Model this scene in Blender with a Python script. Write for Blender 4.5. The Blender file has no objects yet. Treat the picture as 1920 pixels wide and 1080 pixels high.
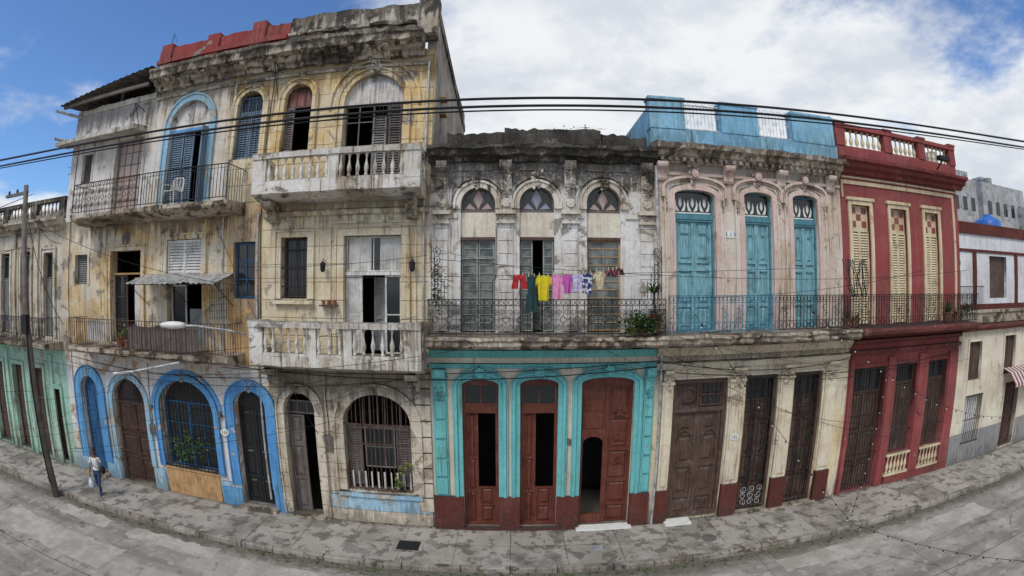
import bpy,bmesh,math,random
from mathutils import Vector,noise,Matrix
R=random.Random(7)
COL=bpy.context.scene.collection
# ------------------------------------------------------------------ materials
class G:
    def __init__(s,name):
        s.m=bpy.data.materials.new(name);s.m.use_nodes=True;s.t=s.m.node_tree;s.b=s.t.nodes['Principled BSDF'];s.tree()
    def tree(s):
        g=s.n('ShaderNodeNewGeometry');s.pos=g.outputs['Position'];s.nor=g.outputs['Normal']
    def n(s,t,**k):
        nd=s.t.nodes.new(t)
        for a,b in k.items(): setattr(nd,a,b)
        return nd
    def put(s,sock,v):
        if isinstance(v,bpy.types.NodeSocket): s.t.links.new(v,sock)
        elif isinstance(v,(tuple,list)) and len(v)==3 and sock.type=='RGBA': sock.default_value=(*v,1)
        else: sock.default_value=v
    def scale(s,x,y,z,vec=None,off=(0,0,0)):
        nd=s.n('ShaderNodeMapping');s.put(nd.inputs[0],vec or s.pos);nd.inputs[1].default_value=off;nd.inputs[3].default_value=(x,y,z);return nd.outputs[0]
    def noise(s,sc,det=5,ro=.6,vec=None,dist=0):
        nd=s.n('ShaderNodeTexNoise');s.put(nd.inputs['Vector'],vec or s.pos);nd.inputs['Scale'].default_value=sc;nd.inputs['Detail'].default_value=det;nd.inputs['Roughness'].default_value=ro;nd.inputs['Distortion'].default_value=dist;return nd.outputs[0]
    def rmp(s,v,lo,hi,a=0.,b=1.):
        nd=s.n('ShaderNodeMapRange',interpolation_type='SMOOTHSTEP')
        for i,x in enumerate((v,lo,hi,a,b)): s.put(nd.inputs[i],x)
        return nd.outputs[0]
    def mix(s,f,a,b,bl='MIX'):
        nd=s.n('ShaderNodeMix',data_type='RGBA',blend_type=bl);s.put(nd.inputs[0],f);s.put(nd.inputs[6],a);s.put(nd.inputs[7],b);return nd.outputs[2]
    def mt(s,op,a,b=0.,c=None):
        nd=s.n('ShaderNodeMath',operation=op);s.put(nd.inputs[0],a);s.put(nd.inputs[1],b)
        if c is not None: s.put(nd.inputs[2],c)
        return nd.outputs[0]
    def xyz(s,v):
        nd=s.n('ShaderNodeSeparateXYZ');s.put(nd.inputs[0],v);return nd.outputs
    def out(s,col,rough=.9,bump=None,bs=.3,bd=.02,metal=0.,spec=.3):
        s.put(s.b.inputs['Base Color'],col);s.put(s.b.inputs['Roughness'],rough);s.b.inputs['Metallic'].default_value=metal
        s.b.inputs['Specular IOR Level'].default_value=spec
        if bump is not None:
            nd=s.n('ShaderNodeBump');nd.inputs['Strength'].default_value=bs;nd.inputs['Distance'].default_value=bd;s.put(nd.inputs['Height'],bump);s.t.links.new(nd.outputs[0],s.b.inputs['Normal'])
        return s.m
def plaster(name,c1,c2,under=(.36,.33,.29),peel=.3,grime=.6,bands=(),course=0,dark=(.026,.024,.021),top=.8,p2=.5,warm=(.62,.53,.42),foot=.5):
    g=G(name);z=g.xyz(g.pos)[2]
    n1=g.noise(.55,5,.68);n2=g.noise(1.5,8,.64,dist=.4);n3=g.noise(13,4,.72);n4=g.noise(.95,6,.7,g.scale(1,1,1,off=(31,7,3)))
    st=g.noise(1.,4,.66,g.scale(5.5,5.5,.28));st2=g.noise(1.,3,.6,g.scale(17,17,.7))
    c=g.mix(g.rmp(n1,.42,.58),c1,c2)
    c=g.mix(g.mt('MULTIPLY',g.rmp(n4,.52,.64),p2),c,tuple(min(.8,x*1.22+.03) for x in c1))
    th=.74-.32*peel
    pm=g.rmp(n2,th,th+.015)
    uc=g.mix(g.rmp(n3,.4,.65),under,tuple(x*.6 for x in under))
    c=g.mix(pm,c,uc)
    ph=g.mt('MULTIPLY',g.rmp(n2,th-.035,th-.01),g.mt('SUBTRACT',1.,pm))
    c=g.mix(g.mt('MULTIPLY',ph,.45),c,g.mix(1.,c,(.58,.5,.41),'MULTIPLY'))
    pm2=g.rmp(g.mt('ADD',g.mt('MULTIPLY',n4,.7),g.mt('MULTIPLY',n3,.3)),.335+.05*(1-peel),.32+.05*(1-peel))
    c=g.mix(g.mt('MULTIPLY',pm2,.8),c,tuple(x*1.15 for x in under))
    c=g.mix(g.mt('MULTIPLY',g.rmp(n4,.50,.36),grime*.75),c,g.mix(1.,c,(.70,.63,.54),'MULTIPLY'))
    c=g.mix(g.mt('MULTIPLY',g.rmp(st,.49,.70),grime),c,g.mix(1.,c,warm,'MULTIPLY'))
    c=g.mix(g.mt('MULTIPLY',g.rmp(g.mt('MULTIPLY',st2,n1),.27,.38),grime),c,g.mix(1.,c,(.50,.46,.41),'MULTIPLY'))
    c=g.mix(g.mt('MULTIPLY',g.rmp(g.mt('MULTIPLY',st2,st),.33,.40),grime*.75),c,(.07,.062,.054))
    c=g.mix(g.rmp(n3,.3,.62),g.mix(1.,c,(.84,.82,.80),'MULTIPLY'),c)
    c=g.mix(g.mt('MULTIPLY',g.rmp(n3,.67,.72),.6*grime),c,(.07,.06,.055))
    h=g.mt('ADD',g.mt('MULTIPLY',n3,.3),g.mt('MULTIPLY',pm,-.6))
    if course:
        fr=g.mt('FRACT',g.mt('DIVIDE',z,course));gr=g.rmp(g.mt('ABSOLUTE',g.mt('SUBTRACT',fr,.5)),.45,.485)
        c=g.mix(g.mt('MULTIPLY',gr,g.rmp(n4,.35,.6,.1,.45)),c,g.mix(1.,c,(.42,.36,.3),'MULTIPLY'));h=g.mt('ADD',h,g.mt('MULTIPLY',gr,-1.2))
    zz=g.mt('ADD',z,g.mt('ADD',g.mt('MULTIPLY',g.mt('SUBTRACT',st,.5),2.6),g.mt('MULTIPLY',g.mt('SUBTRACT',n2,.5),1.5)))
    bl=list(bands)
    if foot: bl.append((-2,.12,.3,foot))
    for z0,z1,f,s_ in bl:
        m=g.mt('MULTIPLY',g.rmp(zz,z0-f,z0),g.rmp(zz,z1,z1+f,1.,0.))
        m=g.mt('MULTIPLY',m,g.mt('MULTIPLY',g.rmp(n3,.28,.58,.4,1.),s_))
        c=g.mix(m,c,g.mix(g.rmp(n3,.4,.7),dark,tuple(x*3 for x in dark)))
    nz=g.xyz(g.nor)[2]
    c=g.mix(g.mt('MULTIPLY',g.mt('MULTIPLY',g.rmp(nz,.3,.8),g.rmp(n2,.3,.55)),top),c,(.06,.055,.047))
    return g.out(c,.92,h,.6,.025,spec=.15)
def wood(name,c,worn=.3,rough=.55):
    g=G(name);n=g.noise(1.,5,.65,g.scale(30,30,2.2));n2=g.noise(2.2,5,.7)
    k=g.mix(g.rmp(n,.3,.7),tuple(x*.6 for x in c),tuple(min(1,x*1.25) for x in c))
    k=g.mix(g.mt('MULTIPLY',g.rmp(n2,.55,.68),worn),k,tuple(min(1,x*.5+.16) for x in c))
    k=g.mix(g.mt('MULTIPLY',g.rmp(n2,.5,.35),.6),k,g.mix(1.,k,(.5,.46,.42),'MULTIPLY'))
    return g.out(k,rough,n,.35,.006,spec=.3)
def simple(name,c,rough=.7,var=.35,metal=0.,sc=6,spec=.3):
    g=G(name);n=g.noise(sc,4,.65)
    return g.out(g.mix(g.rmp(n,.3,.7),tuple(x*(1-var) for x in c),tuple(min(1,x*(1+var*.5)) for x in c)),rough,n,.25,.01,metal,spec)
M={}
M['white_blue']=plaster('plaster_white_blue',(.68,.68,.67),(.66,.60,.52),(.58,.40,.28),.5,.5,[(-1,.55,.25,.3)],p2=.4)
M['cream_g']=plaster('plaster_cream_ground',(.62,.56,.45),(.52,.46,.35),(.42,.36,.29),.5,.7,[(3.9,4.7,.5,.55)],course=.46)
M['cream_b']=plaster('plaster_cream_mid',(.66,.61,.50),(.68,.50,.26),(.42,.37,.32),.5,.7,[(8.8,9.4,.4,.6),(4.2,4.8,.3,.5)])
M['cream_c']=plaster('plaster_cream_c',(.69,.62,.47),(.68,.57,.38),(.48,.43,.36),.36,.5,[(8.9,9.4,.3,.5)],course=.5)
M['ochre']=plaster('plaster_ochre',(.62,.40,.19),(.58,.47,.32),(.42,.33,.25),.55,.7)
M['white_top']=plaster('plaster_white_top',(.70,.69,.67),(.62,.60,.56),(.42,.40,.37),.42,.75,[(12.9,13.6,.4,.55)])
M['white_arch']=plaster('plaster_white_arch',(.68,.67,.64),(.68,.58,.43),(.48,.43,.37),.42,.65,[(13.1,13.7,.4,.6)])
M['yellow_top']=plaster('plaster_yellow_top',(.68,.60,.43),(.70,.51,.24),(.44,.39,.33),.4,.65,[(13.0,13.8,.4,.6),(9.2,9.9,.4,.4)],course=.52)
M['stone_bal']=plaster('stone_balcony',(.68,.66,.61),(.56,.53,.47),(.32,.30,.26),.45,.85,top=.7,foot=0)
M['cornice_c']=plaster('cornice_stone_c',(.53,.48,.39),(.38,.34,.28),(.20,.18,.16),.6,.95,[(13.95,14.5,.25,.7)],top=1,foot=0)
M['parapet_red']=plaster('parapet_red',(.30,.065,.06),(.26,.085,.075),(.36,.30,.27),.4,.7,top=1,foot=0)
M['parapet_c']=plaster('parapet_cream',(.52,.48,.41),(.38,.35,.30),(.15,.14,.13),.65,.95,[(15.0,16,.3,.75)],top=1,foot=0)
M['side_c']=plaster('side_wall_render',(.46,.42,.36),(.34,.31,.27),(.50,.46,.40),.55,.95,[(14.5,16,.5,.5),(10,11.5,.6,.5)])
M['blue']=plaster('trim_blue',(.10,.30,.60),(.14,.37,.62),(.52,.52,.50),.34,.55,foot=.3)
M['blue_lt']=plaster('trim_light_blue',(.30,.50,.64),(.38,.50,.57),(.58,.56,.50),.5,.55,foot=.5)
M['white_w']=plaster('plaster_white_d',(.72,.71,.68),(.61,.585,.54),(.36,.34,.31),.52,.8,[(9.7,10.5,.5,.92),(5.3,5.9,.4,.4)],foot=0)
M['white_o']=plaster('ornament_d',(.66,.62,.55),(.52,.46,.38),(.30,.27,.23),.45,.8,[(9.95,10.9,.4,.85)],top=.5,foot=0)
M['mould']=plaster('mouldy_parapet',(.26,.235,.20),(.07,.065,.056),(.46,.42,.36),.45,1,[(10.3,11.6,.3,.88)],top=1,foot=0)
M['slab']=plaster('balcony_slab',(.48,.42,.34),(.30,.26,.21),(.14,.12,.10),.58,1,[(5.2,5.42,.15,.45)],top=.4,foot=0)
M['cream_tg']=plaster('plaster_cream_teal',(.68,.62,.51),(.64,.58,.47),(.5,.45,.39),.14,.4)
M['teal']=plaster('trim_teal',(.15,.46,.47),(.17,.50,.50),(.48,.50,.46),.18,.45,foot=0)
M['brown_base']=plaster('base_brown',(.115,.036,.029),(.14,.045,.034),(.28,.22,.19),.16,.5,foot=.5)
M['pink_w']=plaster('plaster_pink',(.68,.61,.54),(.66,.55,.45),(.48,.42,.37),.44,.62,[(10.0,10.5,.4,.55),(5.6,6.0,.3,.35)],foot=0)
M['pink_t']=plaster('trim_pink',(.62,.46,.40),(.66,.55,.48),(.5,.43,.38),.38,.55,foot=0)
M['cornice_p']=plaster('cornice_pink',(.60,.53,.44),(.46,.39,.32),(.25,.22,.19),.55,.9,[(10.62,11.2,.15,.65)],top=1,foot=0)
M['blue_par']=plaster('parapet_blue',(.22,.45,.62),(.26,.48,.61),(.50,.50,.48),.28,.55,[(11.0,11.2,.2,.35)],top=.5,foot=0)
M['cream_pg']=plaster('plaster_yellow_ground',(.70,.59,.38),(.67,.60,.47),(.44,.39,.33),.34,.5,[(4.95,5.5,.3,.45)],foot=.6)
M['cream_pp']=plaster('pilaster_cream',(.71,.63,.47),(.66,.58,.44),(.42,.36,.28),.3,.5,foot=0)
M['red']=plaster('plaster_red',(.29,.072,.070),(.27,.084,.078),(.36,.23,.20),.18,.45,[(10.5,10.9,.2,.3)],top=.5,foot=.3,warm=(.6,.55,.5))
M['red_dk']=plaster('plaster_red_dark',(.24,.064,.06),(.20,.068,.06),(.32,.24,.2),.3,.6,[(4.9,5.6,.3,.4)],top=.9,foot=0)
M['cream_r']=plaster('trim_cream_red',(.68,.57,.38),(.64,.53,.35),(.46,.36,.28),.18,.5,foot=0)
M['green_a']=plaster('plaster_green',(.34,.56,.45),(.44,.58,.49),(.50,.45,.40),.42,.7,foot=.6)
M['cream_a']=plaster('plaster_cream_a',(.60,.56,.47),(.54,.48,.38),(.34,.31,.28),.48,.85,[(9.4,10.6,.4,.6)],foot=0)
M['house_cream']=plaster('plaster_house_cream',(.70,.64,.50),(.66,.60,.47),(.4,.38,.36),.27,.5)
M['house_grey']=plaster('plaster_house_grey',(.27,.27,.27),(.31,.30,.29),(.45,.42,.36),.3,.5)
M['white_house']=plaster('plaster_white_house',(.68,.70,.73),(.66,.66,.67),(.45,.45,.45),.2,.4,foot=0)
M['grey_block']=plaster('concrete_grey',(.44,.45,.46),(.37,.38,.39),(.28,.28,.28),.4,.7,top=.3,foot=0)
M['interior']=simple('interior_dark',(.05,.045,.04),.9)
M['brown_door']=wood('wood_red_brown',(.14,.042,.027),.16,.45)
M['dark_wood']=wood('wood_dark',(.10,.062,.046),.35,.6)
M['grey_wood']=wood('wood_weathered',(.15,.13,.115),.5,.8)
M['blue_door']=wood('wood_blue_pale',(.20,.40,.45),.35,.55)
M['blue_frame']=wood('wood_blue_frame',(.08,.23,.28),.25,.55)
M['navy_door']=wood('wood_blue_dark',(.03,.11,.24),.2,.5)
M['shutter_blue']=wood('shutter_blue_grey',(.15,.22,.30),.35,.6)
M['shutter_grey']=wood('shutter_grey',(.21,.21,.195),.45,.7)
M['shutter_green']=wood('shutter_green_grey',(.29,.30,.275),.5,.7)
M['shutter_white']=wood('shutter_white',(.66,.65,.61),.25,.6)
M['shutter_cream']=wood('shutter_cream',(.66,.56,.36),.25,.6)
M['black_door']=wood('wood_black',(.024,.025,.024),.1,.35)
M['ochre_wood']=wood('plywood_ochre',(.48,.29,.13),.3,.7)
M['rust_blind']=wood('blind_rust',(.24,.10,.08),.4,.7)
M['iron']=simple('iron_black',(.024,.023,.024),.55,.4,.3,9)
M['iron_b']=simple('iron_blue',(.05,.17,.25),.55,.5,.1,9)
M['iron_w']=simple('iron_pale',(.56,.58,.60),.55,.4,.1,9)
M['iron_r']=simple('iron_rust',(.12,.065,.05),.7,.5,.2,9)
M['galv']=simple('galvanised_sheet',(.50,.50,.49),.5,.45,.4,5)
M['tin']=simple('tin_roof_dark',(.16,.145,.13),.7,.6,.2,4)
M['plastic_w']=simple('plastic_white',(.72,.72,.66),.4,.12)
M['glass']=G('window_glass').out((.018,.022,.024),.08,spec=.6)
g=G('louvre_glass');M['glass_g']=g.out(g.mix(g.rmp(g.noise(3,4,.6),.35,.65),(.06,.075,.07),(.20,.22,.205)),.2,spec=.5)
M['curtain']=simple('curtain',(.58,.56,.52),.9,.3,0,3)
M['fan_glass']=G('fanlight_pink').out((.40,.30,.26),.3,spec=.5)
M['fan_blue']=G('fanlight_blue').out((.25,.27,.34),.3,spec=.5)
M['checker_r']=G('glass_red').out((.22,.05,.045),.25,spec=.5)
M['terra']=simple('terracotta',(.32,.13,.07),.8)
M['rubber']=simple('cable_black',(.012,.012,.013),.6,.2)
M['bulb']=simple('bulb_glass',(.6,.6,.55),.15,.1)
def leafmat(name,c):
    g=G(name);n=g.noise(7,4,.6);return g.out(g.mix(g.rmp(n,.35,.65),tuple(x*.45 for x in c),tuple(x*1.5 for x in c)),.5,spec=.3)
M['leaf']=leafmat('leaf_green',(.055,.12,.03));M['leaf2']=leafmat('leaf_yellow_green',(.16,.20,.05));M['weed']=leafmat('weed_green',(.08,.12,.035))
# ------------------------------------------------------------------ mesh builder
class MB:
    def __init__(s): s.V=[];s.F=[]
    def add(s,v,f):
        o=len(s.V);s.V+=[tuple(p) for p in v];s.F+=[tuple(i+o for i in q) for q in f]
    def box(s,x0,x1,y0,y1,z0,z1):
        s.add([(x,y,z) for x in(x0,x1) for y in(y0,y1) for z in(z0,z1)],[(0,1,3,2),(4,6,7,5),(0,4,5,1),(2,3,7,6),(0,2,6,4),(1,5,7,3)])
    def prism(s,p,y0,y1):
        n=len(p);s.add([(x,y0,z) for x,z in p]+[(x,y1,z) for x,z in p],[tuple(range(n)),tuple(range(2*n-1,n-1,-1))]+[(i,(i+1)%n,n+(i+1)%n,n+i) for i in range(n)])
    def band(s,a,b,y0,y1):
        n=len(a);v=[(x,y1,z) for x,z in a]+[(x,y1,z) for x,z in b]+[(x,y0,z) for x,z in a]+[(x,y0,z) for x,z in b];f=[]
        for i in range(n-1):
            f+=[(i,i+1,n+i+1,n+i),(n+i,n+i+1,3*n+i+1,3*n+i),(i+1,i,2*n+i,2*n+i+1)]
        f+=[(0,n,3*n,2*n),(n-1,2*n+n-1,3*n+n-1,2*n-1)];s.add(v,f)
    def tube(s,pts,r,n=4,closed=False):
        pts=[Vector(p) for p in pts];m=len(pts);v=[];f=[]
        for i,p in enumerate(pts):
            a=pts[(i-1)%m] if closed or i>0 else p;b=pts[(i+1)%m] if closed or i<m-1 else p
            t=(b-a);t=t.normalized() if t.length>1e-9 else Vector((0,0,1))
            u=t.cross(Vector((0,1,0)));u=u.normalized() if u.length>1e-3 else Vector((1,0,0))
            w=t.cross(u).normalized();rr=r[i] if isinstance(r,(list,tuple)) else r
            for k in range(n):
                an=2*math.pi*(k+.5)/n;v.append(p+u*rr*math.cos(an)+w*rr*math.sin(an))
        for i in range(m if closed else m-1):
            j=(i+1)%m
            for k in range(n): f.append((i*n+k,i*n+(k+1)%n,j*n+(k+1)%n,j*n+k))
        if not closed: f+=[tuple(range(n)),tuple(range(m*n-1,m*n-n-1,-1))]
        s.add(v,f)
    def lathe(s,x,y,z0,prof,n=10):
        v=[];f=[];m=len(prof)
        for r,z in prof:
            for k in range(n): a=2*math.pi*k/n;v.append((x+r*math.cos(a),y+r*math.sin(a),z0+z))
        for i in range(m-1):
            for k in range(n): f.append((i*n+k,i*n+(k+1)%n,(i+1)*n+(k+1)%n,(i+1)*n+k))
        f+=[tuple(range(n)),tuple(range(m*n-1,m*n-n-1,-1))];s.add(v,f)
    def extr(s,prof,x0,x1,seg=.18,amp=0.):
        m=len(prof);k=max(1,int(round((x1-x0)/seg)));v=[];f=[]
        for i in range(k+1):
            x=x0+(x1-x0)*i/k
            for j,(y,z) in enumerate(prof):
                if amp and y<-.01:
                    q=noise.noise_vector(Vector((x*2.3,y*4+j*.7,z*3)))*amp+noise.noise_vector(Vector((x*7,y*9+j,z*5)))*amp*.6;y+=q.y;z+=q.z
                v.append((x,y,z))
        for i in range(k):
            for j in range(m): f.append((i*m+j,i*m+(j+1)%m,(i+1)*m+(j+1)%m,(i+1)*m+j))
        f+=[tuple(range(m)),tuple(range(k*m+m-1,k*m-1,-1))];s.add(v,f)
    def obj(s,name,mat,par,smooth=False):
        me=bpy.data.meshes.new(name);me.from_pydata(s.V,[],s.F);bm=bmesh.new();bm.from_mesh(me)
        bmesh.ops.recalc_face_normals(bm,faces=bm.faces);bm.to_mesh(me);bm.free()
        if mat: me.materials.append(mat)
        if smooth: me.polygons.foreach_set('use_smooth',[True]*len(me.polygons))
        o=bpy.data.objects.new(name,me);COL.objects.link(o);o.parent=par;return o
def empty(name):
    o=bpy.data.objects.new(name,None);COL.objects.link(o);return o
PAR=None;KK={}
def begin(name):
    global PAR,KK
    PAR=empty(name);KK={}
def K(name,mat,smooth=False):
    k=(name,mat)
    if k not in KK: KK[k]=(MB(),smooth)
    return KK[k][0]
def end():
    for (nm,mt),(mb,sm) in KK.items(): mb.obj(nm,M[mt],PAR,sm)
    KK.clear()
def opath(o,off=0.,n=14,bottom=None,zb=0.):
    x0,x1,z0,z1,ri=o
    if bottom is not None: z0=bottom
    z0-=zb
    if ri<=0: return [(x0-off,z0),(x0-off,z1+off),(x1+off,z1+off),(x1+off,z0)]
    w=(x1-x0)/2+off;cx=(x0+x1)/2;zc=z1-ri;h=ri+off
    return [(x0-off,z0)]+[(cx-w*math.cos(math.pi*i/n),zc+h*math.sin(math.pi*i/n)) for i in range(n+1)]+[(x1+off,z0)]
def wall(x0,x1,z0,z1,holes,mat,y0=0.,y1=.35,name='wall'):
    cu=bpy.data.curves.new(name,'CURVE');cu.dimensions='2D';cu.fill_mode='BOTH';cu.extrude=(y1-y0)/2
    for pts in [[(x0,z0),(x1,z0),(x1,z1),(x0,z1)]]+[opath(h) for h in holes]:
        sp=cu.splines.new('POLY');sp.points.add(len(pts)-1);sp.use_cyclic_u=True
        for p,q in zip(sp.points,pts): p.co=(q[0],q[1],0,1)
    o=bpy.data.objects.new('t',cu);COL.objects.link(o);dg=bpy.context.evaluated_depsgraph_get()
    me=bpy.data.meshes.new_from_object(o.evaluated_get(dg));bpy.data.objects.remove(o);yc=(y0+y1)/2
    for v in me.vertices: v.co=(v.co.x,yc-v.co.z,v.co.y)
    me.materials.clear();me.materials.append(M[mat]);w=bpy.data.objects.new(name,me);COL.objects.link(w);w.parent=PAR;return w
def surround(o,w,p,mat,bottom=None,lip=.05,nm='window_surround'):
    m=K(nm,mat);m.band(opath(o,0,bottom=bottom),opath(o,w,bottom=bottom),0,-p)
    if lip: m.band(opath(o,w+.001,bottom=bottom),opath(o,w+lip,bottom=bottom),0,-p-.035)
def fill(o,y,mat,nm,th=.03,off=.03): K(nm,mat).prism(opath(o,off),y,y+th)
def rail_frame(mb,x0,x1,z0,z1,y,t=.07,d=.05):
    mb.box(x0,x0+t,y,y+d,z0,z1);mb.box(x1-t,x1,y,y+d,z0,z1);mb.box(x0+t,x1-t,y+.002,y+d,z1-t,z1);mb.box(x0+t,x1-t,y+.002,y+d,z0,z0+t)
def leaf(mb,x0,x1,z0,z1,y,rows=(.32,.68),t=.08):
    mb.box(x0,x1,y+.045,y+.07,z0,z1);mb.box(x0,x0+t,y,y+.045,z0,z1);mb.box(x1-t,x1,y,y+.045,z0,z1)
    zs=[z0]+[z0+(z1-z0)*r for r in rows]+[z1]
    for z in zs:
        a=max(z0,z-t/2);b=min(z1,z+t/2);mb.box(x0+t,x1-t,y+.002,y+.045,a,b)
    for a,b in zip(zs,zs[1:]):
        if x1-x0>4*t and b-a>3.2*t:
            a2,b2,l,r=a+t*1.2,b-t*1.2,x0+t*1.7,x1-t*1.7;q=t*.6
            v=[(l,y+.044,a2),(r,y+.044,a2),(r,y+.044,b2),(l,y+.044,b2),(l+q,y+.01,a2+q),(r-q,y+.01,a2+q),(r-q,y+.01,b2-q),(l+q,y+.01,b2-q)]
            mb.add(v,[(4,5,6,7),(0,1,5,4),(1,2,6,5),(2,3,7,6),(3,0,4,7),(3,2,1,0)])
def door2(x0,x1,z0,z1,y,mat,rows=(.3,.65),nm='door_leaves',t=.08,n=2):
    m=K(nm,mat)
    for i in range(n): leaf(m,x0+(x1-x0)*i/n+.004,x0+(x1-x0)*(i+1)/n-.004,z0,z1,y+.01*(i%2),rows,t)
def louvre(x0,x1,z0,z1,y,mat,nm='shutters',pitch=.075,t=.05,n=1):
    m=K(nm,mat)
    for i in range(n):
        a=x0+(x1-x0)*i/n+.003;b=x0+(x1-x0)*(i+1)/n-.003;rail_frame(m,a,b,z0,z1,y,t)
        zm=z0+t
        while zm<z1-t-.02:
            m.add([(a+t,y+.005,zm),(b-t,y+.005,zm),(b-t,y+.045,zm+pitch*.8),(a+t,y+.045,zm+pitch*.8),(a+t,y+.013,zm-.008),(b-t,y+.013,zm-.008),(b-t,y+.053,zm+pitch*.8-.008),(a+t,y+.053,zm+pitch*.8-.008)],[(0,1,2,3),(7,6,5,4),(0,4,5,1),(2,6,7,3)]);zm+=pitch
        K('shutter_backing','interior').box(a+t,b-t,y+.07,y+.08,z0+t,z1-t)
def grille(o,y,mat,pitch=.13,r=.011,hs=(.5,),nm='window_grille'):
    x0,x1,z0,z1,ri=o;m=K(nm,mat);cx=(x0+x1)/2;w=(x1-x0)/2;n=max(2,int((x1-x0)/pitch))
    for i in range(1,n):
        x=x0+(x1-x0)*i/n;zt=z1-.01
        if ri>0: zt=z1-ri+ri*math.sqrt(max(0,1-((x-cx)/w)**2))
        m.tube([(x,y,z0),(x,y,zt)],r)
    for h in hs:
        z=z0+(z1-z0)*h;m.box(x0,x1,y-.006,y+.006,z-.015,z+.015)
def panes(x0,x1,z0,z1,y,nx,nz,mat,t=.03,nm='window_frame',glass='glass'):
    m=K(nm,mat);rail_frame(m,x0,x1,z0,z1,y,t*1.7,.05);K('panes',glass).box(x0+t,x1-t,y+.03,y+.036,z0+t,z1-t)
    for i in range(1,nx): x=x0+(x1-x0)*i/nx;m.box(x-t/2,x+t/2,y+.005,y+.03,z0+t,z1-t)
    for i in range(1,nz): z=z0+(z1-z0)*i/nz;m.box(x0+t,x1-t,y+.008,y+.028,z-t/2,z+t/2)
def bracket(mb,xc,w,proj,zt,h,y=0.):
    p=[(0,0),(-1,0),(-1,-.16),(-.93,-.26),(-.8,-.33),(-.66,-.36),(-.52,-.42),(-.42,-.55),(-.36,-.72),(-.36,-.85),(-.25,-.97),(-.1,-1),(0,-.97)]
    n=len(p);mb.add([(xc-w/2,y+a*proj,zt+b*h) for a,b in p]+[(xc+w/2,y+a*proj,zt+b*h) for a,b in p],[tuple(range(n)),tuple(range(2*n-1,n-1,-1))]+[(i,(i+1)%n,n+(i+1)%n,n+i) for i in range(n)])
def baluster(mb,x,y,z0,z1,r=.06):
    pr=[(.9,0),(.9,.07),(.45,.1),(.7,.18),(1,.32),(.95,.42),(.6,.55),(.38,.66),(.34,.8),(.6,.85),(.42,.89),(.85,.93),(.85,1)]
    mb.lathe(x,y,z0,[(a*r,b*(z1-z0)) for a,b in pr],10)
def spiral(cx,cz,r,y,turns=1.25,a0=0.,d=1,n=14):
    return [(cx+r*(1-.72*i/n)*math.cos(a0+d*turns*2*math.pi*i/n),y,cz+r*(1-.72*i/n)*math.sin(a0+d*turns*2*math.pi*i/n)) for i in range(n+1)]
def circ(cx,cz,r,y,n=12): return [(cx+r*math.cos(2*math.pi*i/n),y,cz+r*math.sin(2*math.pi*i/n)) for i in range(n)]
def rosette(mb,x,z,r,y,d=.08):
    for k in range(7):
        a=k*2*math.pi/7;cx=x+math.cos(a)*r*.6;cz=z+math.sin(a)*r*.6;mb.prism([(cx+r*.38*math.cos(t*math.pi/3),cz+r*.38*math.sin(t*math.pi/3)) for t in range(6)],y,y-d*.7-.002*k)
    mb.prism([(x+r*.4*math.cos(t*math.pi/4),z+r*.4*math.sin(t*math.pi/4)) for t in range(8)],y,y-d)
def swag(mb,x,z,w,h,y):
    "leafy carved ornament: lumps in a tapering cartouche"
    rr=random.Random(int(x*100+z*10))
    for i in range(26):
        u=rr.uniform(-1,1);v=rr.uniform(0,1);ww=w*(1-.55*v)*.5
        cx=x+u*ww;cz=z-v*h;s=rr.uniform(.25,.5)*w*.28;d=rr.uniform(.03,.10)*(1.2-abs(u))
        mb.add([(cx-s,y,cz),(cx,y,cz-s),(cx+s,y,cz),(cx,y,cz+s),(cx+s*.1,y-d,cz)],[(0,1,4),(1,2,4),(2,3,4),(3,0,4)])
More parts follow.
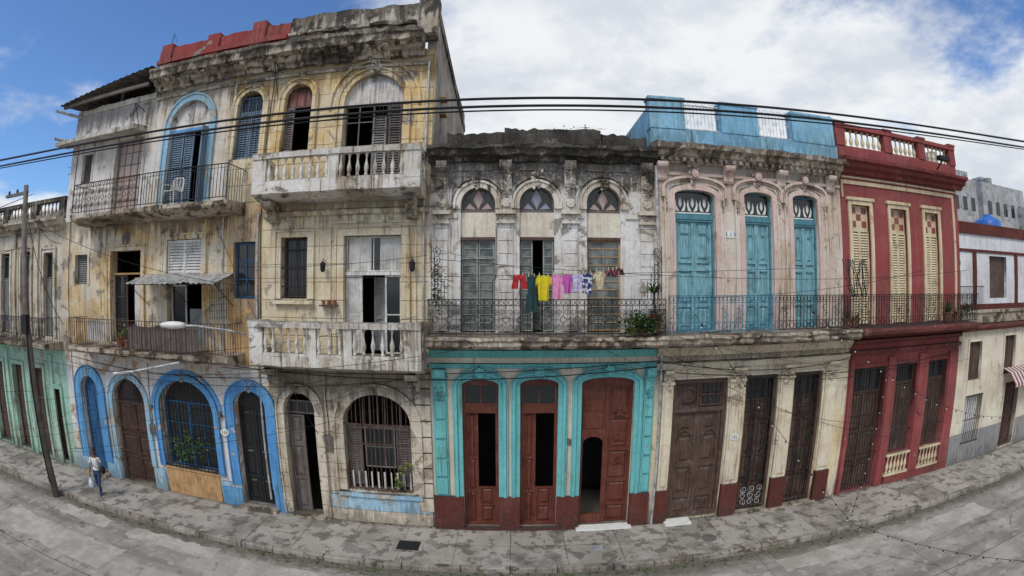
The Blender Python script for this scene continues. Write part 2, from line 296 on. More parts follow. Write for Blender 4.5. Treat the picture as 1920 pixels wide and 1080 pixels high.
def ironrail(x0,x1,z0,z1,y,mat,style,nm='balcony_railing',ret=True):
    m=K(nm,mat);h=z1-z0
    m.box(x0,x1,y-.024,y+.024,z1-.02,z1);m.box(x0,x1,y-.012,y+.012,z0+.06,z0+.082)
    def bar(x,a=0,b=1,yy=y): m.tube([(x,yy,z0+a*h),(x,yy,z0+b*h)],.0105)
    if style=='scroll':
        m.box(x0,x1,y-.01,y+.01,z1-.17,z1-.152);k=int((x1-x0)/.34);s=(x1-x0)/k;zm=z0+.08+(h-.25)/2;q=(h-.25)/2
        for i in range(k):
            cx=x0+s*(i+.5);bar(cx-s/2)
            m.tube(circ(cx,zm,.075,y,10),.0105,4,True)
            for sx in(-1,1):
                for sz in(-1,1):
                    m.tube(spiral(cx+sx*s*.25,zm+sz*q*.55,s*.22,y,1.4,math.pi/2 if sz<0 else -math.pi/2,sx*sz),.010)
                m.tube([(cx+sx*s*.48,y,zm),(cx+sx*.08,y,zm)],.009)
            m.tube([(cx,y,z0+.08),(cx,y,zm-.075)],.009);m.tube([(cx,y,zm+.075),(cx,y,z1-.16)],.009)
            for j in range(3): m.tube(circ(cx+(j-1)*s/3,z1-.085,.055,y,8),.008,4,True)
        bar(x1)
    elif style=='panel':
        k=int((x1-x0)/.115);s=(x1-x0)/k
        for i in range(k+1): bar(x0+s*i,.06)
        m.box(x0,x1,y-.01,y+.01,z0+.30,z0+.315);m.box(x0,x1,y-.01,y+.01,z1-.2,z1-.185)
        for i in range(k):
            m.tube(circ(x0+s*(i+.5),z1-.1,.05,y,8),.008,4,True)
            if i%2==1: m.tube(circ(x0+s*(i+.5),z0+.19,.09,y,10),.009,4,True)
            if i%4==1:
                for a in(0,1): m.tube(spiral(x0+s*(i+.5),z0+.48+a*.2,.10,y,1.3,a*math.pi,1),.0095)
    else:
        k=int((x1-x0)/.12);s=(x1-x0)/k
        for i in range(k+1): bar(x0+s*i,.06)
        m.box(x0,x1,y-.01,y+.01,z1-.13,z1-.12)
    if ret:
        for xx in ret if isinstance(ret,tuple) else (x0,x1):
            m.box(xx-.015,xx+.015,y,0,z1-.03,z1-.012)
            for i in range(1,7): m.tube([(xx,y*i/7,z0),(xx,y*i/7,z1-.02)],.0085)
def foliage(name,cx,cy,cz,rx,ry,rz,n,s,mat,par=None,seed=1,up=.3):
    rr=random.Random(seed);mb=MB()
    cl=[(rr.gauss(0,.45)*rx,rr.gauss(0,.45)*ry,rr.gauss(0,.45)*rz) for _ in range(max(3,n//25))]
    for i in range(n):
        c=cl[rr.randrange(len(cl))];p=Vector((cx+c[0]+rr.gauss(0,.25)*rx,cy+c[1]+rr.gauss(0,.25)*ry,cz+c[2]+rr.gauss(0,.25)*rz))
        a=rr.uniform(0,6.28);d=Vector((math.cos(a),math.sin(a),rr.uniform(-.6,.9))).normalized();w=d.cross(Vector((rr.uniform(-.3,.3),rr.uniform(-.3,.3),1))).normalized();l=s*rr.uniform(.6,1.4)
        up_=w.cross(d)*l*.15
        mb.add([p,p+d*l*.5+w*l*.28+up_,p+d*l,p+d*l*.5-w*l*.28+up_,p+d*l*.5],[(0,1,4),(1,2,4),(2,3,4),(3,0,4)])
    return mb.obj(name,M[mat],par)
def straps(mb,x,y,z,n,L,seed=1,w=.02,droop=1.):
    rr=random.Random(seed)
    for i in range(n):
        a=rr.uniform(0,6.28);e=rr.uniform(.5,1.3);l=L*rr.uniform(.6,1.1);pts=[]
        for k in range(6):
            t=k/5;pts.append(Vector((x+math.cos(a)*math.cos(e)*l*t*(1+.3*t),y+math.sin(a)*math.cos(e)*l*t,z+math.sin(e)*l*t-droop*l*.45*t*t)))
        sd=Vector((-math.sin(a),math.cos(a),0));v=[];f=[]
        for k,p in enumerate(pts):
            ww=w*(1-(k/5)**2*.9);v+=[p-sd*ww,p+sd*ww]
        for k in range(5): f.append((2*k,2*k+1,2*k+3,2*k+2))
        mb.add(v,f)
def pot(mb,x,y,z,r=.12,h=.2): mb.lathe(x,y,z,[(r*.7,0),(r,h*.85),(r*1.12,h*.86),(r*1.12,h),(r*.85,h),(r*.8,h*.9)],10)
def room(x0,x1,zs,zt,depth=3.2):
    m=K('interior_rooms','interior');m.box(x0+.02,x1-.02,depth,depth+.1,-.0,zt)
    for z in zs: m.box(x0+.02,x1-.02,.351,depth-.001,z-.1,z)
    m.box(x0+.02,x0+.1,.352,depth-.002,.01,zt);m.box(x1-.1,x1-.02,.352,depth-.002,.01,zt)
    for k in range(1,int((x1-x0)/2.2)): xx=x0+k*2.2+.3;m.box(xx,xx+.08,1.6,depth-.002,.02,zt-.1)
# ------------------------------------------------------------------ three storey building
begin('three_storey_apartment_building')
d1=(-15.72,-14.72,.12,3.7,.5);d2=(-13.9,-12.2,.02,3.78,.8);w3=(-11.5,-9.18,.95,3.94,1.0);d4=(-8.36,-7.22,.1,3.82,.5)
d5=(-6.58,-5.58,.08,3.88,.5);w6=(-4.72,-2.76,1.05,3.94,.85)
wall(-16.6,-7.08,-.3,4.55,[d1,d2,w3,d4],'white_blue');wall(-7.08,-2.2,-.3,4.55,[d5,w6],'cream_g')
f1s=(-15.8,-15.02,6.98,8.04,0);f1d=(-13.67,-12.1,5.02,8.1,0);f1w=(-10.9,-9.42,5.02,8.36,0);f1o=(-8.2,-7.42,6.54,8.2,0);f1c=(-6.55,-5.7,6.55,8.28,0);f1e=(-4.6,-2.96,5.02,8.28,0)
wall(-16.6,-8.46,4.55,9.3,[f1s,f1d,f1w],'cream_b');wall(-8.46,-7.2,4.55,9.3,[f1o],'ochre');wall(-7.2,-2.2,4.55,9.3,[f1c,f1e],'cream_c')
s2=(-15.8,-15.2,10.65,11.75,0);s2w=(-13.82,-12.4,9.4,11.98,0);s2a=(-11.2,-9.5,9.4,12.95,.82)
a1=(-8.46,-7.52,10.72,12.9,.47);a2=(-6.76,-5.84,10.8,12.92,.46);a3=(-4.8,-3.04,9.4,13.0,.85)
wall(-16.6,-12.1,9.3,13.35,[s2,s2w],'white_top');wall(-12.1,-8.75,9.3,13.7,[s2a],'white_arch');wall(-8.75,-2.2,9.3,13.7,[a1,a2,a3],'yellow_top')
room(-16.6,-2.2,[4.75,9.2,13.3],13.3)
m=K('side_wall','side_c');m.box(-2.5,-2.2,.352,9,0,14.9);m.box(-16.6,-16.3,.352,9,0,13.3);m.box(-16.6,-2.5,8.9,9.2,0,14.5)
m.box(-12.1,-2.52,.352,8.8,13.72,13.95);m.box(-16.28,-12.12,.352,8.8,13.36,13.48);m.box(-12.1,-11.85,.36,8.8,13.96,14.9)
K('side_wall_coping','mould').extr([(-.0,14.9),(8.9,14.0),(8.9,14.3),(-.0,15.25)],-2.52,-2.15,.4,0)
cp=[(0,13.5),(-.12,13.5),(-.14,13.62),(-.3,13.66),(-.34,13.78),(-.62,13.82),(-.66,14.0),(-.72,14.05),(-.72,14.16),(0,14.24)]
K('roof_cornice','cornice_c').extr(cp,-12.1,-2.5,.12,.045)
x=-11.9
while x<-2.7:
    if R.random()>.1: bracket(K('cornice_brackets','cornice_c'),x,.16,.52,13.78,.34)
    x+=.52
m=K('cornice_dentils','cornice_c')
m.extr([(0,13.22),(-.05,13.22),(-.07,13.3),(0,13.34)],-12.1,-2.4,.3,.01)
def rag(mb,x0,x1,zb,zt,y0,y1,seg=.12,amp=.12,sd=0):
    "wall strip with an eroded, broken top edge"
    k=int((x1-x0)/seg);v=[];f=[]
    for i in range(k+1):
        x=x0+(x1-x0)*i/k;q=noise.noise(Vector((x*1.3,sd,0)))*amp+noise.noise(Vector((x*6,sd,3)))*amp*.5;b=noise.noise(Vector((x*4,9,sd)))*amp*.35
        v+=[(x,y0+b,zb),(x,y0+b*1.5,zt+q),(x,y1,zt+q*.7),(x,y1,zb)]
    for i in range(k):
        for j in range(4): f.append((i*4+j,i*4+(j+1)%4,i*4+4+(j+1)%4,i*4+4+j))
    f+=[(0,1,2,3),(k*4+3,k*4+2,k*4+1,k*4)];mb.add(v,f)
rag(K('parapet_red','parapet_red'),-12.3,-6.9,14.2,15.15,-.1,.3,.12,.12,1)
rag(K('parapet_wall','parapet_c'),-6.9,-2.2,14.2,15.35,-.06,.3,.12,.14,2)
K('parapet_wall','parapet_c').box(-2.75,-2.17,-.12,.5,14.24,15.6)
K('parapet_ledge','parapet_c').extr([(0,14.6),(-.16,14.62),(-.18,14.72),(0,14.76)],-6.9,-2.8,.12,.05)
rag(K('parapet_red','parapet_red'),-12.3,-6.95,14.55,14.7,-.2,-.05,.12,.06,3)
for xx in(-12.2,-10.1,-8.3): K('parapet_red','parapet_red').box(xx,xx+.5,-.16,.25,14.25,15.2+R.uniform(0,.2))
m=K('tin_roof','tin')
n=46;v=[];f=[]
for i in range(n+1):
    x=-17.1+5.1*i/n;zz=.025*math.sin(i*2.2)
    v+=[(x,-.75,13.75+zz+(x+17)*.10),(x,3.2,14.15+zz+(x+17)*.10)]
for i in range(n): f.append((2*i,2*i+1,2*i+3,2*i+2))
m.add(v,f);m.add([(a,b,c-.015) for a,b,c in v],f)
for xx in(-16.3,-14.2,-12.4): K('roof_posts','grey_wood').box(xx,xx+.09,.1,.19,13.36,13.9+(xx+17)*.1)
K('roof_beam','grey_wood').box(-17,-12.15,-.6,-.5,13.62,13.74)
K('roof_room','interior').box(-15.9,-12.5,1.2,1.3,13.49,14.2)
m=K('concrete_canopy','stone_bal')
m.extr([(0,12.15),(-.72,12.1),(-.74,12.24),(0,12.36)],-17.0,-12.4,.2,.03)
rag(m,-16.6,-12.15,13.35,13.55,-.03,.25,.15,.05,5)
for z,l in((13.3,1.3),(12.25,1.1)): K('drain_pipe','galv').tube([(-16.3,.2,z),(-16.9,-l*.8,z+.12)],.06,8)
surround(d1,.38,.06,'blue',bottom=.55,lip=.03);surround(d2,.2,.05,'blue_lt',bottom=.8,lip=.03);surround(w3,.17,.08,'blue',bottom=.95,lip=.05);surround(d4,.3,.08,'blue',bottom=.75,lip=.04)
K('window_hood','blue').band(opath(w3,.24,bottom=3.0),opath(w3,.36,bottom=3.0),0,-.06)
m=K('wall_base','blue_lt')
for a,b in((-16.58,-15.75),(-14.7,-13.95),(-12.15,-11.6),(-9.17,-8.38)): m.box(a,b,-.05,0,-.3,.78)
K('wall_base_blue','blue').box(-7.2,-6.62,-.07,0,-.3,.75);K('wall_base_blue','blue').box(-9.16,-8.4,-.075,-.052,-.3,.62)
K('wall_base_cream','blue_lt').box(-5.5,-2.24,-.05,0,.42,.85);K('wall_base_cream2','cream_g').box(-5.5,-2.24,-.06,0,-.3,.41)
K('window_sill','blue_lt').box(-5.0,-2.5,-.12,0,.86,.98)
surround(d5,.22,.09,'cream_g');surround(w6,.24,.09,'cream_g',lip=.07)
for o in(d5,w6,d2,w3,d4,d1): swag(K('keystones','cream_g' if o in(d5,w6) else 'white_blue'),(o[0]+o[1])/2,o[3]+.34,.3,.36,-.09)
K('wood_base_panel','ochre_wood').box(-11.5,-9.25,-.04,0,-.1,.93);K('wood_base_panel','ochre_wood').box(-11.55,-9.2,-.07,0,.9,.96)
fill(d1,.2,'navy_door','door_leaf',.05);door2(-15.7,-14.74,.14,3.2,.17,'navy_door',(.4,.75))
grille(d2,.08,'iron_r',.12,.011,(.3,.55,.78));door2(-13.88,-12.22,.02,2.9,.24,'dark_wood',(.3,.6));fill((-13.88,-12.22,2.9,3.76,.8),.26,'glass','transom')
for i in range(5): K('door_grille_diamonds','iron_r').tube([(-13.6+.3*i,.07,.4),(-13.45+.3*i,.07,.9),(-13.3+.3*i,.07,.4)],.009)
grille(w3,-.05,'iron',.15,.012,(.02,.35,.65));fill(w3,.3,'interior','window_back',.02);panes(-11.4,-10.35,1,3.2,.22,2,3,'navy_door');panes(-10.33,-9.27,1,3.2,.22,2,3,'navy_door')
fill(d4,.26,'black_door','door_leaf',.05);door2(-8.32,-7.26,.12,3.2,.22,'black_door',(.28,.6))
door2(-6.56,-6.05,.1,3.15,.2,'grey_wood',(.35,.7),n=1);panes(-6.55,-5.62,3.2,3.6,.2,3,1,'grey_wood')
K('door_leaf_open','grey_wood').box(-5.66,-5.6,.2,.75,.1,3.15)
grille(w6,-.04,'iron_r',.13,.011,(.03,.5,.7));grille((-4.6,-2.88,2.9,3.9,.8),.12,'grey_wood',.2,.02,(.03,),nm='window_frame')
louvre(-4.68,-4.25,1.15,3.0,.18,'grey_wood');louvre(-3.25,-2.8,1.15,3.0,.18,'grey_wood');panes(-4.2,-3.3,1.7,2.95,.25,3,2,'shutter_grey',.02)
for i in range(10): xx=-4.6+.19*i;K('inner_balustrade','shutter_white').box(xx,xx+.05,.1,.13,1.06,1.6)
K('door_step','slab').box(-8.5,-7.1,-.3,0,-.05,.1);K('door_step','slab').box(-6.7,-5.5,-.22,0,-.05,.07);K('door_step','slab').box(-15.9,-14.6,-.35,0,-.05,.12)
m=K('corner_quoins','cream_g')
for i in range(9): m.box(-2.62,-2.2,-.07,0,.5+i*.46,.5+i*.46+.42)
louvre(-15.8,-15.02,6.98,8.04,.12,'shutter_grey')
surround(f1s,.12,.04,'cream_b',lip=0);surround(f1w,.14,.05,'cream_b',bottom=7.2);surround(f1d,.14,.05,'cream_b')
K('door_header','ochre_wood').box(-13.65,-12.12,.1,.14,7.3,7.36);panes(-13.65,-13.0,5.05,7.3,.22,1,3,'dark_wood');K('curtain','curtain').box(-12.7,-12.3,.3,.32,5.1,7.2)
louvre(-10.88,-9.44,7.3,8.34,.02,'shutter_white',n=2,pitch=.09);panes(-10.85,-10.2,5.2,6.95,.2,1,1,'shutter_white');K('green_door','shutter_green').box(-10.1,-9.5,.25,.3,5.1,6.2);K('green_door','shutter_green').box(-11.0,-9.3,-.02,-.0005,5.02,5.7)
panes(-8.17,-7.44,6.56,8.18,.12,2,3,'navy_door');surround(f1o,.1,.03,'ochre',lip=0)
grille((-6.55,-5.7,6.55,8.28,0),.02,'iron',.13,.01,(.2,.5,.8));surround(f1c,.16,.05,'cream_c');K('window_sill','cream_c').box(-6.75,-5.5,-.14,0,6.4,6.52)
panes(-6.52,-5.73,6.58,8.25,.2,2,2,'dark_wood')
surround(f1e,.2,.06,'cream_c');panes(-4.58,-2.98,7.3,8.26,.15,4,1,'shutter_white',.022);K('door_frame','shutter_white').box(-4.58,-2.98,.08,.18,7.2,7.29)
for a,b in((-4.58,-4.1),(-3.45,-2.98)): panes(a,b,5.05,7.2,.14,1,2,'shutter_white')
door2(-3.98,-3.62,5.05,7.15,.9,'shutter_white',(.45,),n=1)
def drape(mb,x0,x1,z0,z1,y,waves=7,a=.03):
    n=40;v=[];f=[]
    for i in range(n+1):
        x=x0+(x1-x0)*i/n
        for z,t in((z0,1.),(z1,.6)): v.append((x,y+a*t*math.sin(i/n*waves*6.28+z),z))
    for i in range(n): f.append((2*i,2*i+2,2*i+3,2*i+1))
    mb.add(v,f)
drape(K('curtains','curtain'),-4.52,-3.85,7.3,8.24,.165,6,.012);drape(K('curtains','curtain'),-3.6,-3.0,7.3,8.24,.165,6,.012);drape(K('curtains','curtain'),-4.55,-4.12,5.1,7.2,.155,5,.012)
for xx in(-5.15,-2.62):
    m=K('wall_lantern','iron');m.tube([(xx,0,7.6),(xx,-.15,7.65),(xx,-.2,7.55)],.012);m.lathe(xx,-.2,7.28,[(.03,0),(.07,.05),(.085,.22),(.1,.23),(.02,.3)],6)
m=K('frames_moulding','cream_c')
m.band([(-4.98,5.0),(-4.98,8.62),(-2.6,8.62),(-2.6,5.0)],[(-5.04,5.0),(-5.04,8.68),(-2.54,8.68),(-2.54,5.0)],0,-.04)
m.extr([(0,8.84),(-.1,8.88),(-.14,9.0),(0,9.05)],-7.15,-2.22,.3,.008)
m=K('flower_shelf','dark_wood');m.box(-5.25,-4.75,-.25,0,6.35,6.39)
for i in range(3): pot(K('flower_pots','terra'),-5.15+.16*i,-.14,6.39,.06,.12)
m=K('balcony_slab','slab');m.extr([(0,4.6),(-.5,4.62),(-.95,4.72),(-1.04,4.78),(-1.04,4.9),(0,4.96)],-15.1,-7.85,.13,.04)
ironrail(-15.05,-7.9,4.92,5.86,-1.0,'iron_r','plain')
m.extr([(0,8.98),(-.6,9.0),(-1.0,9.12),(-1.06,9.18),(-1.06,9.3),(0,9.36)],-15.0,-7.85,.13,.04)
ironrail(-14.92,-11.6,9.32,10.36,-1.02,'iron_r','scroll',ret=(-14.92,));ironrail(-11.58,-7.92,9.32,10.36,-1.02,'iron','plain',ret=(-7.92,))
louvre(-15.8,-15.2,10.65,11.75,.12,'grey_wood');surround(s2,.1,.03,'white_top',lip=0)
panes(-13.8,-12.42,9.42,11.95,.14,4,6,'shutter_grey',glass='fan_glass');surround(s2w,.12,.05,'white_top',lip=0)
K('window_lintel','cream_b').box(-14.0,-12.3,-.06,0,12.0,12.1)
surround(s2a,.2,.06,'blue_lt',bottom=9.4,lip=.06);K('arch_niche_panel','white_top').prism(opath((-11.2,-9.5,12.0,12.95,.82),.03),.12,.2);K('arch_impost','blue').box(-11.2,-9.5,.05,.2,11.9,12.0)
louvre(-11.18,-10.62,9.42,11.9,.1,'shutter_blue',n=1);louvre(-10.6,-10.2,9.42,11.9,.14,'shutter_blue');K('door_leaf_open','shutter_blue').box(-9.56,-9.51,-.35,.1,9.42,11.9)
for o in(a1,a2): surround(o,.15,.06,'yellow_top',lip=.06);swag(K('keystone','white_o'),(o[0]+o[1])/2,o[3]+.36,.3,.36,-.08)
surround(a3,.16,.06,'yellow_top',lip=.06);K('arch_label','yellow_top').band(opath(a3,.42,bottom=12.0),opath(a3,.5,bottom=12.0),0,-.06);swag(K('keystone','white_o'),-3.92,13.45,.45,.42,-.08)
louvre(-8.44,-7.54,10.74,12.2,.1,'shutter_blue',n=2);panes(-8.42,-7.56,12.22,12.75,.12,3,1,'shutter_blue');grille(a1,-.02,'iron',.13,.009,(.5,))
panes(-6.72,-5.88,12.2,12.8,.12,3,1,'dark_wood',glass='rust_blind');louvre(-6.74,-6.45,10.82,12.2,.1,'grey_wood');
K('arch_niche_panel','white_top').prism(opath((-4.8,-3.04,12.12,13.0,.85),.03),.1,.2)
grille((-4.78,-3.06,9.4,12.1,0),.12,'grey_wood',.43,.025,(.98,.8),nm='door_frame');louvre(-3.9,-3.5,9.42,11.7,.02,'shutter_grey');louvre(-3.45,-3.08,9.42,12.0,.05,'grey_wood')
grille((-3.95,-3.06,11.2,12.1,0),-.03,'iron',.1,.008,(.05,.95))
def stone_balcony(x0,x1,zb,zt,gaps,nm):
    m=K(nm+'_slab','stone_bal');m.extr([(0,zb-.05),(-.55,zb-.03),(-.9,zb+.07),(-.98,zb+.1),(-.98,zb+.36),(0,zb+.36)],x0,x1,.15,.018)
    m.extr([(-.84,zt-.17),(-1.02,zt-.17),(-1.04,zt-.03),(-1.0,zt),(-.82,zt)],x0,x1,.15,.012)
    for xx in(x0+.02,x1-.16): m.box(xx,xx+.14,-.85,0,zb+.36,zb+.48);m.box(xx,xx+.14,-.85,0,zt-.15,zt-.01)
    n=K(nm+'_balusters','stone_bal',True);p=K(nm+'_piers','stone_bal')
    px=[x0]+gaps+[x1]
    for g in gaps: p.box(g-.14,g+.14,-.98,-.84,zb+.36,zt-.17)
    p.box(x0,x0+.42,-.985,-.83,zb+.36,zt-.172);p.box(x1-.42,x1,-.985,-.83,zb+.36,zt-.172)
    p.box(x0+.42,x1-.42,-.96,-.86,zb+.36,zb+.45)
    for a,b in zip(px,px[1:]):
        a+=.5 if a==x0 else .2;b-=.5 if b==x1 else .2;k=max(2,int((b-a)/.225))
        for i in range(k+1): baluster(n,a+(b-a)*i/k,-.91,zb+.45,zt-.17,.062)
    for yy in(-.6,-.3):
        for xx in(x0+.09,x1-.09): baluster(n,xx,yy,zb+.48,zt-.15,.055)
    for xx in(x0+.35,x1-.35): bracket(K(nm+'_corbels','cornice_c'),xx,.3,.75,zb-.05,.55);swag(K(nm+'_corbel_leaf','cornice_c'),xx,zb-.15,.3,.4,-.45)
stone_balcony(-7.1,-2.25,4.68,5.98,[-5.2,-4.2],'stone_balcony_lower');stone_balcony(-7.1,-2.3,9.28,10.52,[-4.65],'stone_balcony_upper')
n=60;v=[];f=[]
for i in range(n+1):
    x=-11.8+3.7*i/n;z=.022*math.sin(i*1.9);q=noise.noise(Vector((x*2,0,0)))*.06;v+=[(x,-.02,7.3+z),(x,-1.15+q,6.98+z+q)]
for i in range(n): f.append((2*i,2*i+1,2*i+3,2*i+2))
K('awning_sheet','galv').add(v,f)
for xx in(-11.7,-9.9,-8.2): K('awning_frame','iron').tube([(xx,-1.1,6.97),(xx,0,7.26)],.015);K('awning_frame','iron').tube([(xx,-1.05,6.96),(xx,0,6.3)],.012)
K('awning_frame','iron').tube([(-11.8,-1.1,6.95),(-8.1,-1.1,6.95)],.015)
m=K('bird_cages','iron')
for i in range(9): m.tube([(-9.0+.09*i,-.15,5.9),(-9.0+.09*i,-.15,6.85)],.007)
for i in range(5): m.tube([(-9.0,-.15,5.95+.2*i),(-8.3,-.15,6.0+.2*i)],.007)
m=K('balcony_planks','grey_wood')
for i in range(14): m.box(-11.9+.21*i,-11.72+.21*i,-.9,-.87,5.0,5.7+R.uniform(-.04,.04))
drape(K('hanging_cloth','curtain'),-14.0,-13.1,5.15,5.78,-.93,4,.04)
pot(K('flower_pots','terra'),-12.6,-.6,4.96,.16,.3);pot(K('flower_pots','terra'),-12.15,-.7,4.96,.14,.26)
m=K('iron_brackets','iron')
for xx,zz in((-7.0,13.4),(-12.6,12.9)):
    m.tube([(xx,0,zz),(xx,-.6,zz+.15)],.015);m.tube([(xx,0,zz-1.0),(xx,-.6,zz+.15)],.015);m.tube([(xx,-.6,zz+.15),(xx,-.6,zz-.4)],.012)
m.tube([(-12.0,.1,15.0),(-12.0,.1,15.9)],.012);m.tube([(-12.0,.1,15.9),(-11.5,-.2,15.3)],.01)
for a,b in(((-8.6,-.06,13.2),(-8.6,-.06,4.6)),((-2.35,-.06,13.3),(-2.35,-.06,5.0)),((-7.35,-.04,9.0),(-7.35,-.04,.4))): K('drain_pipe','galv').tube([a,b],.03,8)
for zz in(12.6,12.1): K('side_fixture','ochre_wood').box(-2.2,-2.0,1.2,1.6,zz,zz+.06)
m=K('electric_meters','grey_wood');m.box(-12.0,-11.75,-.12,0,2.0,2.35);m.box(-5.3,-5.05,-.12,0,2.3,2.65);m.box(-9.0,-8.85,-.1,0,2.9,3.1)
for xx,z0,z1 in((-5.2,2.6,4.5),(-11.9,2.3,4.4),(-16.2,1.2,12.0),(-7.25,4.6,13.2)): K('facade_cables','rubber').tube([(xx+.02*math.sin(k),-.03,z0+(z1-z0)*k/8) for k in range(9)],.012)
end()
foliage('hanging_plant',-10.3,-.12,2.0,.9,.08,.55,260,.11,'leaf',None,3)
foliage('hanging_plant',-2.95,-.12,1.7,.25,.06,.35,70,.12,'leaf2',None,5)
foliage('potted_shrub',-12.4,-.65,5.45,.35,.2,.25,90,.12,'leaf2',None,6)
# ------------------------------------------------------------------ teal & white building
begin('white_and_teal_house')
u=[(-1.36,-.44,5.66,9.52,.45),(.2,1.12,5.66,9.54,.45),(1.99,2.92,5.66,9.58,.45)]
g=[(-1.34,-.36,.06,4.42,.16),(.22,1.24,.06,4.44,.16),(1.87,3.33,.06,4.46,.16)]
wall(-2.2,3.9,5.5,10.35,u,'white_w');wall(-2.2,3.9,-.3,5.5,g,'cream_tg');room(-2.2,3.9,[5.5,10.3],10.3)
m=K('rear_mass','side_c');m.box(-2.19,3.89,3.4,9,0,10.6);m.box(-2.19,3.89,.352,3.4,10.36,10.5)
for i,o in enumerate(u):
    x0,x1=o[0],o[1];cx=(x0+x1)/2
    surround(o,.14,.07,'white_o',bottom=8.95,lip=.06);K('arch_label','white_w').band(opath(o,.26,bottom=9.0),opath(o,.31,bottom=9.0),0,-.05)
    swag(K('keystone','white_o'),cx,9.98,.34,.5,-.09)
    fill((x0,x1,8.93,o[3],.45),.14,'glass','fanlight')
    m=K('fanlight_bars','grey_wood');m.band(opath((x0,x1,8.93,o[3],.45),-.045),opath((x0,x1,8.93,o[3],.45),0),.14,.09);m.box(x0,x1,.085,.14,8.86,8.93)
    for a in(35,62,118,145): m.tube([(cx,.12,8.93),(cx+.44*math.cos(math.radians(a)),.12,8.93+.56*math.sin(math.radians(a)))],.010)
    sg=K('fanlight_star','fan_glass' if i%2==0 else 'fan_blue')
    sg.prism([(cx,8.95),(cx+.15,9.2),(cx,9.5),(cx-.15,9.2)],.127,.137)
    for s_ in(-1,1): sg.prism([(cx+s_*.07,8.95),(cx+s_*.36,8.97),(cx+s_*.24,9.12)],.129,.137)
    K('blank_panel','cream_tg').box(x0,x1,.08,.16,8.2,8.86)
    K('panel_rail','dark_wood').box(x0,x1,.06,.12,8.12,8.2)
for (a,b,y) in((-1.34,-.91,.14),(-.89,-.46,.14),(.22,.55,.14),(.82,1.1,.1)): panes(a,b,5.7,8.12,y,1,11,'shutter_green',.022,glass='glass_g')
panes(.57,.8,5.7,7.2,.5,1,6,'shutter_green',.02,glass='glass_g')
panes(2.0,2.91,5.7,8.12,.14,2,11,'ochre_wood',.02,glass='glass_g');m=K('window_frame2','shutter_green');m.box(-1.36,-.44,.12,.2,7.62,7.66)
K('roof_cornice','mould').extr([(0,10.22),(-.1,10.24),(-.14,10.34),(-.3,10.38),(-.36,10.5),(-.42,10.54),(-.4,10.64),(0,10.7)],-2.25,3.95,.1,.06)
rag(K('parapet_wall','mould'),-1.75,3.7,10.66,11.02,-.12,.25,.09,.17,4)
rag(K('parapet_wall','mould'),-.2,2.4,10.7,11.12,-.18,.2,.1,.12,8)
pl=[(-2.04,-1.70),(-.36,.02),(1.37,1.73),(3.46,3.84)]
for a,b in pl:
    m=K('pilasters','white_w');c=(a+b)/2
    z=5.72
    while z<8.5: m.box(a,b,-.055,0,z,z+.325);z+=.34
    m=K('capitals','white_o');m.box(a-.05,b+.05,-.12,0,8.55,8.62);m.box(a-.08,b+.08,-.16,0,8.8,8.9);swag(m,c,8.78,b-a,.26,-.06)
    m.box(a+.02,b-.02,-.1,0,8.9,9.3);bracket(m,c,b-a-.06,.3,10.22,.7);swag(m,c,10.1,b-a,.7,-.22);rosette(m,c,9.1,.13,-.1,.06);swag(m,c,9.55,b-a,.35,-.1)
for a,b in((-.3,.1),(1.25,1.9),(3.05,3.5),(-1.75,-1.45)): K('impost_band','white_o').box(a,b,-.05,0,8.7,8.84)
m=K('frieze_panels','white_o')
for a,b in((-1.5,-.5),(.2,1.2),(1.95,3.2)): m.box(a,b,-.03,0,10.0,10.18)
for o in g:
    x0,x1=o[0],o[1];zt=o[3]
    m=K('door_surround','teal');m.band(opath(o,.0,bottom=1.03),opath(o,.13,bottom=1.03),0,-.05);m.band(opath(o,.131,bottom=1.03),opath(o,.2,bottom=1.03),0,-.11);m.band(opath(o,.201,bottom=1.03),opath(o,.25,bottom=1.03),0,-.07)
    c=(x0+x1)/2;rosette(m,c,zt+.2,.15,-.1,.1);swag(m,c,zt+.4,.4,.3,-.06)
    for s_ in(-1,1): m.tube([(c+s_*(x1-x0)*.5*t,-.08,zt+.34-.16*t*t) for t in(.15,.35,.55,.75,1.)],.03,6)
m=K('wall_base','brown_base')
for a,b in((-2.18,-1.342),(-.358,.218),(1.242,1.868),(3.332,3.9)): m.box(a,b,-.13,0,-.3,1.03);m.box(a-.0,b+.0,-.155,-.131,-.3,.35)
for a,b in((-2.12,-1.74),(3.6,3.88)):
    m=K('corner_pilasters','teal');m.box(a,b,-.06,0,1.04,4.7)
    z=1.1
    while z<3.7: m.box(a+.04,b-.04,-.1,-.061,z,z+.5);z+=.56
    m.box(a-.03,b+.03,-.12,0,4.42,4.5);bracket(m,(a+b)/2,b-a-.04,.3,4.72,.75,-.02);swag(m,(a+b)/2,4.4,b-a,.55,-.12)
m=K('entablature','teal');m.extr([(0,4.72),(-.06,4.72),(-.08,4.84),(0,4.86)],-2.2,3.9,.4,.0);m.extr([(0,5.0),(-.1,5.02),(-.16,5.12),(-.2,5.22),(0,5.24)],-2.2,3.9,.4,.0)
m=K('balcony_slab','slab');m.extr([(0,5.26),(-.7,5.3),(-.98,5.36),(-1.04,5.42),(-1.04,5.52),(-1.08,5.56),(-1.06,5.64),(0,5.68)],-2.12,3.95,.1,.035)
ironrail(-2.06,3.86,5.66,6.58,-1.0,'iron','scroll',ret=(-2.06,))
